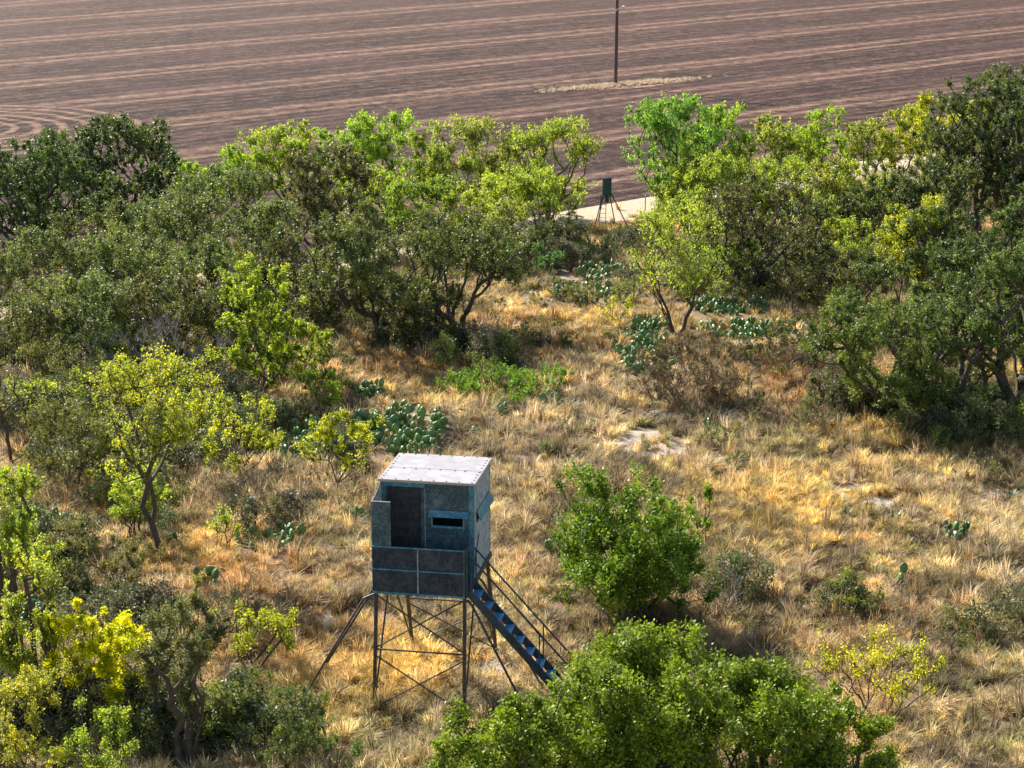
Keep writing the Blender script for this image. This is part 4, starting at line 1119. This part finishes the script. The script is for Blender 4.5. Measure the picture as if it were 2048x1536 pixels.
# side walls, window on the right one
swy0, swy1, swz0, swz1 = .30, 1.70, TOP-1.02, TOP-.78
def swall(m):
    x0, x1 = hw-.035, hw
    m.box(x0, x1, .05, swy0, HF, TOP-.03); m.box(x0, x1, swy1, L_-.05, HF, TOP-.03)
    m.box(x0, x1, swy0, swy1, HF, swz0); m.box(x0, x1, swy0, swy1, swz1, TOP-.03)
part("side_wall", 'sidewall', swall)
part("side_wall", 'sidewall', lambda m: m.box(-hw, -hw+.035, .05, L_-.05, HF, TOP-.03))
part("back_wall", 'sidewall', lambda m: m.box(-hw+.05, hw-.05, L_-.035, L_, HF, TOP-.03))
def sflap(m):
    x0 = hw+.004
    m.add([(x0, swy0-.05, swz1+.05), (x0, swy1+.05, swz1+.05), (x0+.10, swy1+.05, swz1-.16), (x0+.10, swy0-.05, swz1-.16),
           (x0+.02, swy0-.05, swz1+.06), (x0+.02, swy1+.05, swz1+.06), (x0+.12, swy1+.05, swz1-.15), (x0+.12, swy0-.05, swz1-.15)],
          [(0,1,2,3),(7,6,5,4),(0,4,5,1),(1,5,6,2),(2,6,7,3),(3,7,4,0)])
part("window_flap", 'teal_bright', sflap)
for sx_ in (-1, 1):
    for yy in (0, L_-.05):
        x0 = hw-.05 if sx_ > 0 else -hw
        part("corner_post", 'teal_bright', lambda m: m.box(x0-(.06 if sx_ > 0 else 0), x0+.05+(.06 if sx_ < 0 else .003), yy-.006, yy+.055, HF-.02, TOP-.02))
part("seam_strip", 'sidewall', lambda m: m.box(-.06, -.045, -.006, -.002, HF+.02, TOP-.18))
# roof: two sheets with a seam
r1 = part("roof_panel", 'roof', lambda m: m.box(-hw-.03, hw+.035, -.06, .86, TOP-.018, TOP+.012), bevel=.004)
r2 = part("roof_panel", 'roof', lambda m: m.box(-hw-.03, hw+.035, .875, L_+.04, TOP-.018, TOP+.012), bevel=.004)
part("roof_rim", 'edge', lambda m: (m.box(-hw-.04, hw+.045, -.07, -.062, TOP-.045, TOP+.008), m.box(hw+.037, hw+.045, -.06, L_+.04, TOP-.045, TOP+.008), m.box(-hw-.04, -hw-.032, -.06, L_+.04, TOP-.045, TOP+.008)))
part("roof_seam", 'screw', lambda m: m.box(-hw-.02, hw+.02, .862, .873, TOP-.02, TOP+.001))
sm = MB(); sm.tube([(0, 0, 0), (0, 0, .008)], .021, 8)
s0 = sm.build("screw", M['screw'], r1); s0.location = (-hw+.03, -.01, TOP+.012)
def screw(x, y, par):
    o = s0.copy(); o.location = (x, y, TOP+.012); o.parent = par; COL.objects.link(o)
for k in range(8):
    fx_ = -hw+.06+k*(W-.1)/7
    if k: screw(fx_, -.01, r1)
    screw(fx_+.04*math.sin(k*3), .80, r1); screw(fx_+.02, L_-.01, r2)
for k in range(1, 5):
    for xx in (-hw+.03, hw-.03):
        screw(xx, -.01+k*.19, r1)
        screw(xx, .90+k*.2, r2)
# porch railing
ZB = HF-.10; ZT = HF+.96; ZM = HF+.44; y0 = -PD
part("rail_panel", 'board', lambda m: m.box(-hw, -.045, y0-.012, y0, ZB+.02, ZM-.02))
part("rail_panel", 'board', lambda m: m.box(-hw, -.045, y0-.012, y0, ZM+.02, ZT-.02))
part("rail_panel", 'board', lambda m: m.box(-.015, hw-.07, y0-.012, y0, ZB+.02, ZM-.02))
part("rail_panel", 'board', lambda m: m.box(-.015, hw-.07, y0-.012, y0, ZM+.02, ZT-.02))
part("rail_post", 'sidewall', lambda m: m.box(-.043, -.017, y0-.028, y0+.005, ZB, ZT-.022))
part("rail_post", 'teal', lambda m: m.box(hw-.068, hw-.035, y0-.028, y0+.005, ZB-.02, ZT-.022))
part("rail_post", 'steel', lambda m: m.box(hw-.02, hw+.02, y0-.0, y0+.04, ZB-.02, ZT+.03))
for z_, mt in ((ZT, 'teal_bright'), (ZM, 'teal_bright')):
    part("rail", mt, lambda m: m.tube([(-hw-.03, y0-.03, z_), (hw-.035, y0-.03, z_)], .018, 8))
part("rail", 'teal_bright', lambda m: m.box(-hw, hw-.035, y0-.03, y0-.004, ZB-.03, ZB+.018))
part("corner_panel", 'teal', lambda m: m.box(-hw, -hw+.42, y0+.006, y0+.018, ZB, HF+1.97))
part("panel_edge", 'edge', lambda m: m.box(-hw, -hw+.42, y0+.0, y0+.024, HF+1.971, HF+1.985))
def sp(m):
    n = 7; vs = []
    for x_ in (-hw-.016, -hw-.003):
        for k in range(n):
            f = k/(n-1); vs.append((x_, y0+.02+(PD-.03)*f, ZB))
        for k in range(n):
            f = k/(n-1); vs.append((x_, y0+.02+(PD-.03)*f, HF+1.97+.20*f**2.2))
    fs = []
    for k in range(n-1):
        fs += [(k, k+1, n+k+1, n+k), (2*n+k+1, 2*n+k, 3*n+k, 3*n+k+1), (n+k, n+k+1, 3*n+k+1, 3*n+k), (k+1, k, 2*n+k, 2*n+k+1)]
    fs += [(0, n, 3*n, 2*n), (n-1, 3*n-1, 4*n-1, 2*n-1)]
    m.add(vs, fs)
part("porch_side_panel", 'sidewall', sp)
part("porch_side_rail", 'steel', lambda m: (m.bar((hw+.0, y0+.05, ZT), (hw, -.03, ZT), .03), m.bar((hw, y0+.05, ZM), (hw, y0+.16, ZM), .03)))
# tower
LT = HF-.12
FL, FR = (-hw+.06, -PD+.08, LT), (hw-.06, -PD+.08, LT)
BLt, BRt = (-hw+.06, L_-.1, LT), (hw-.06, L_-.1, LT)
bFL, bFR = (-hw+.03, -PD-.21, -.05), (hw-.03, -PD-.21, -.05)
bBL, bBR = (-hw+.03, L_+.88, -.05), (hw-.03, L_+.88, -.05)
def lp(a, b, f): return tuple(a[k]+(b[k]-a[k])*f for k in range(3))
for a, b in ((FL, bFL), (FR, bFR), (BLt, bBL), (BRt, bBR)):
    part("leg", 'steel', lambda m: m.bar(a, b, .072))
def br(a, b, r=.017, name="brace", mat='steel'):
    part(name, mat, lambda m: m.tube([a, b], r, 7))
for (A0, A1, B0, B1, dy) in ((FL, bFL, FR, bFR, -.0), (BLt, bBL, BRt, bBR, .0)):
    br(lp(A0, A1, .47), lp(B0, B1, .47), .02); br(lp(A0, A1, .955), lp(B0, B1, .955), .018); 
    br(lp(A0, A1, .03), lp(B0, B1, .46)); br(lp(B0, B1, .03), lp(A0, A1, .46))
    br(lp(A0, A1, .52), lp(B0, B1, .95)); br(lp(B0, B1, .52), lp(A0, A1, .95))
for (A0, A1, B0, B1) in ((FL, bFL, BLt, bBL), (FR, bFR, BRt, bBR)):
    br(lp(A0, B0, .5), lp(A0, A1, .93), .022); br(lp(A0, B0, .5), lp(B0, B1, .93), .022)
br(lp(BLt, BRt, 0), lp(BLt, BRt, 1), .02)
# outriggers with a bent top
for a, c, b in (((-hw, -PD+.1, LT-.08), (-hw-.22, -PD+.06, LT-.17), (-hw-1.75, -PD-.1, -.05)), ((-hw, .55, LT-.02), (-hw-.12, .56, LT-.08), (-hw-1.75, .9, -.05)),
                ((hw, -PD+.1, LT-.08), (hw+.1, -PD+.12, LT-.22), (hw+1.45, -PD-.05, -.05)), ((hw, .5, LT-.02), (hw+.1, .5, LT-.12), (hw+1.5, .7, -.05))):
    part("outrigger", 'steel', lambda m: m.tube([a, c, b], .028, 8))
# staircase on the right of the porch
st = empty("staircase", (0, 0, 0)); st.parent = blind
SX0, SX1 = hw+.05, hw+2.65; ya, yb = -PD+.06, -PD+.62
def sz(x): return HF-.02-(x-SX0)*(HF/(SX1-SX0))
for yy in (ya, yb):
    part("stringer", 'stair', lambda m: m.bar((SX0, yy, sz(SX0)), (SX1, yy, -.05), .045, .17), st)
for k in range(11):
    x_ = SX0+.12+k*(SX1-SX0-.12)/10.7
    part("tread", 'tread', lambda m: m.box(x_-.10, x_+.10, ya+.026, yb-.026, sz(x_)-.01, sz(x_)+.022), st)
for yy in (ya, yb):
    part("handrail", 'stair', lambda m: m.tube([(SX0-.0, yy, sz(SX0)+.86), (SX1-.1, yy, sz(SX1-.1)+.86)], .022, 8), st)
    for x_ in (SX0+.04, SX0+1.55, SX1-.3):
        part("handrail_post", 'stair', lambda m: m.tube([(x_, yy, sz(x_)), (x_, yy, sz(x_)+.86)], .016, 7), st)
part("middle_rail", 'stair', lambda m: m.tube([(SX0+.04, yb, sz(SX0)+.50), (SX0+1.55, yb, sz(SX0+1.55)+.50)], .014, 7), st)
part("handrail_brace", 'stair', lambda m: m.tube([(SX0+.02, ya, sz(SX0)), (SX0+.02, yb+.45, sz(SX0)+1.02)], .014, 7), st)
# rope from the railing corner to the young sapling
ca, sa = math.cos(.175), math.sin(.175)
rx0 = -1.871+(-hw-.03)*ca+(-PD-.03)*sa; ry0 = 42.042-(-hw-.03)*sa+(-PD-.03)*ca
ex0, ey0 = G(448, 1108)
m = MB(); m.tube([(rx0, ry0, ZT), ((rx0+ex0)/2, (ry0+ey0)/2, ZT/2+.05), (ex0, ey0, .25)], .006, 6)
tag(m.build("rope", M['rope']), "thin yellow rope stretched from the blind railing to the young sapling", "rope")

# ------------------------------------------------------------------ stake near the blind
t = NT("white_paint"); M['white'] = t.fin(t.bsdf(t.mix(t.noise(t.obj(), 20, 3), C(.6,.6,.6), C(.8,.8,.8)), .5, .4))
x, y = G(665, 1500)
sk = empty("marker_stake", (x, y, 0)); tag(sk, "dark leaning stake with a white top near the lower left tower leg", "stake")
part("shaft", 'steel', lambda m: m.tube([(0, 0, -.1), (-.22, .1, .50)], .022, 8), sk)
part("white_tip", 'white', lambda m: m.tube([(-.22, .1, .50), (-.29, .13, .68)], .034, 8, .026), sk)

# ------------------------------------------------------------------ game feeder
M['green'] = paint("green_barrel", C(.012,.075,.05), C(.03,.11,.075), C(.12,.22,.16), .45, .4)
x, y = G(1213, 459)
fd = empty("game_feeder", (x, y, 0), .1); tag(fd, "dark green barrel game feeder on tall legs with a ladder by the field", "feeder")
zb = 1.75; zt = 2.62
def lathe(m, prof, n=20, cx=0, cy=0):
    vs = []; fs = []
    for r_, z_ in prof:
        for k in range(n): vs.append((cx+r_*math.cos(6.2832*k/n), cy+r_*math.sin(6.2832*k/n), z_))
    for i_ in range(len(prof)-1):
        for k in range(n): fs.append((i_*n+k, i_*n+(k+1) % n, (i_+1)*n+(k+1) % n, (i_+1)*n+k))
    fs.append(tuple(range(n-1, -1, -1))); fs.append(tuple((len(prof)-1)*n+k for k in range(n)))
    m.add(vs, fs)
bl = part("barrel", 'green', lambda m: lathe(m, [(.07, zb-.14), (.24, zb), (.245, zb+.02), (.235, zb+.04), (.235, zb+.28), (.245, zb+.30), (.235, zb+.32), (.235, zb+.58), (.245, zb+.60), (.235, zb+.62), (.24, zt)]), fd)
part("lid", 'steel', lambda m: lathe(m, [(.26, zt), (.265, zt+.03), (.20, zt+.06), (.04, zt+.08)]), bl)
part("motor_box", 'steel', lambda m: m.box(-.09, .09, -.09, .09, zb-.34, zb-.145), fd)
for a_, b_ in (((-.22, -.12, zb+.1), (-.80, -.80, 0)), ((.22, -.12, zb+.1), (1.10, -.80, 0)), ((-.12, .2, zb+.1), (-.35, 1.0, 0)), ((.16, .2, zb+.1), (.6, .9, 0))):
    part("leg", 'steel', lambda m: m.tube([a_, lp(a_, b_, -.0), b_], .028, 7), fd)
part("service_arm", 'white', lambda m: m.bar((-.36, -.3, zb+.12), (-.18, -.28, zb+.0), .05, .02), fd)
ld = empty("ladder", (0, 0, 0)); ld.parent = fd
la, lb = ((-.36, -.32, zb+.05), (-.46, -.55, 0)), ((-.08, -.32, zb+.05), (-.14, -.55, 0))
for q in (la, lb): part("ladder_rail", 'steel', lambda m: m.tube([q[0], q[1]], .016, 7), ld)
for k in range(7):
    f_ = .12+k*.125
    part("rung", 'steel', lambda m: m.tube([lp(la[0], la[1], f_), lp(lb[0], lb[1], f_)], .013, 6), ld)

# ------------------------------------------------------------------ utility pole in the field
t = NT("pole_wood"); M['pole'] = t.fin(t.bsdf(t.mix(t.noise(t.obj(), 6, 4), C(.10,.06,.05), C(.20,.13,.105)), .9, .15))
x, y = G(1231, 171)
pl = empty("utility_pole", (x, y, 0)); tag(pl, "brown wooden utility pole with a small lamp standing in the ploughed field", "pole")
part("pole_shaft", 'pole', lambda m: m.tube([(0, 0, -.2), (.04, 0, 6), (.08, 0, 12.5)], .16, 12, .11), pl)
part("crossarm", 'pole', lambda m: m.box(-1.1, 1.25, -.06, .06, 11.9, 12.02), pl)
part("lamp_arm", 'white', lambda m: m.tube([(-.10, -.18, 6.15), (.1, -.2, 6.35), (.45, -.25, 6.55)], .035, 7), pl)
part("lamp_head", 'white', lambda m: lathe(m, [(.05, 6.62), (.15, 6.56), (.17, 6.46), (.09, 6.40)], 14, .6, -.26), pl)
# thin steel posts beside the pale track
x, y = G(1290, 438)
fp = MB(); fp.bar((0, 0, -.2), (0, 0, 1.15), .045)
o = fp.build("fence_post", M['steel']); o.location = (x, y, 0); tag(o, "thin dark steel post beside the pale track right of the feeder", "post")
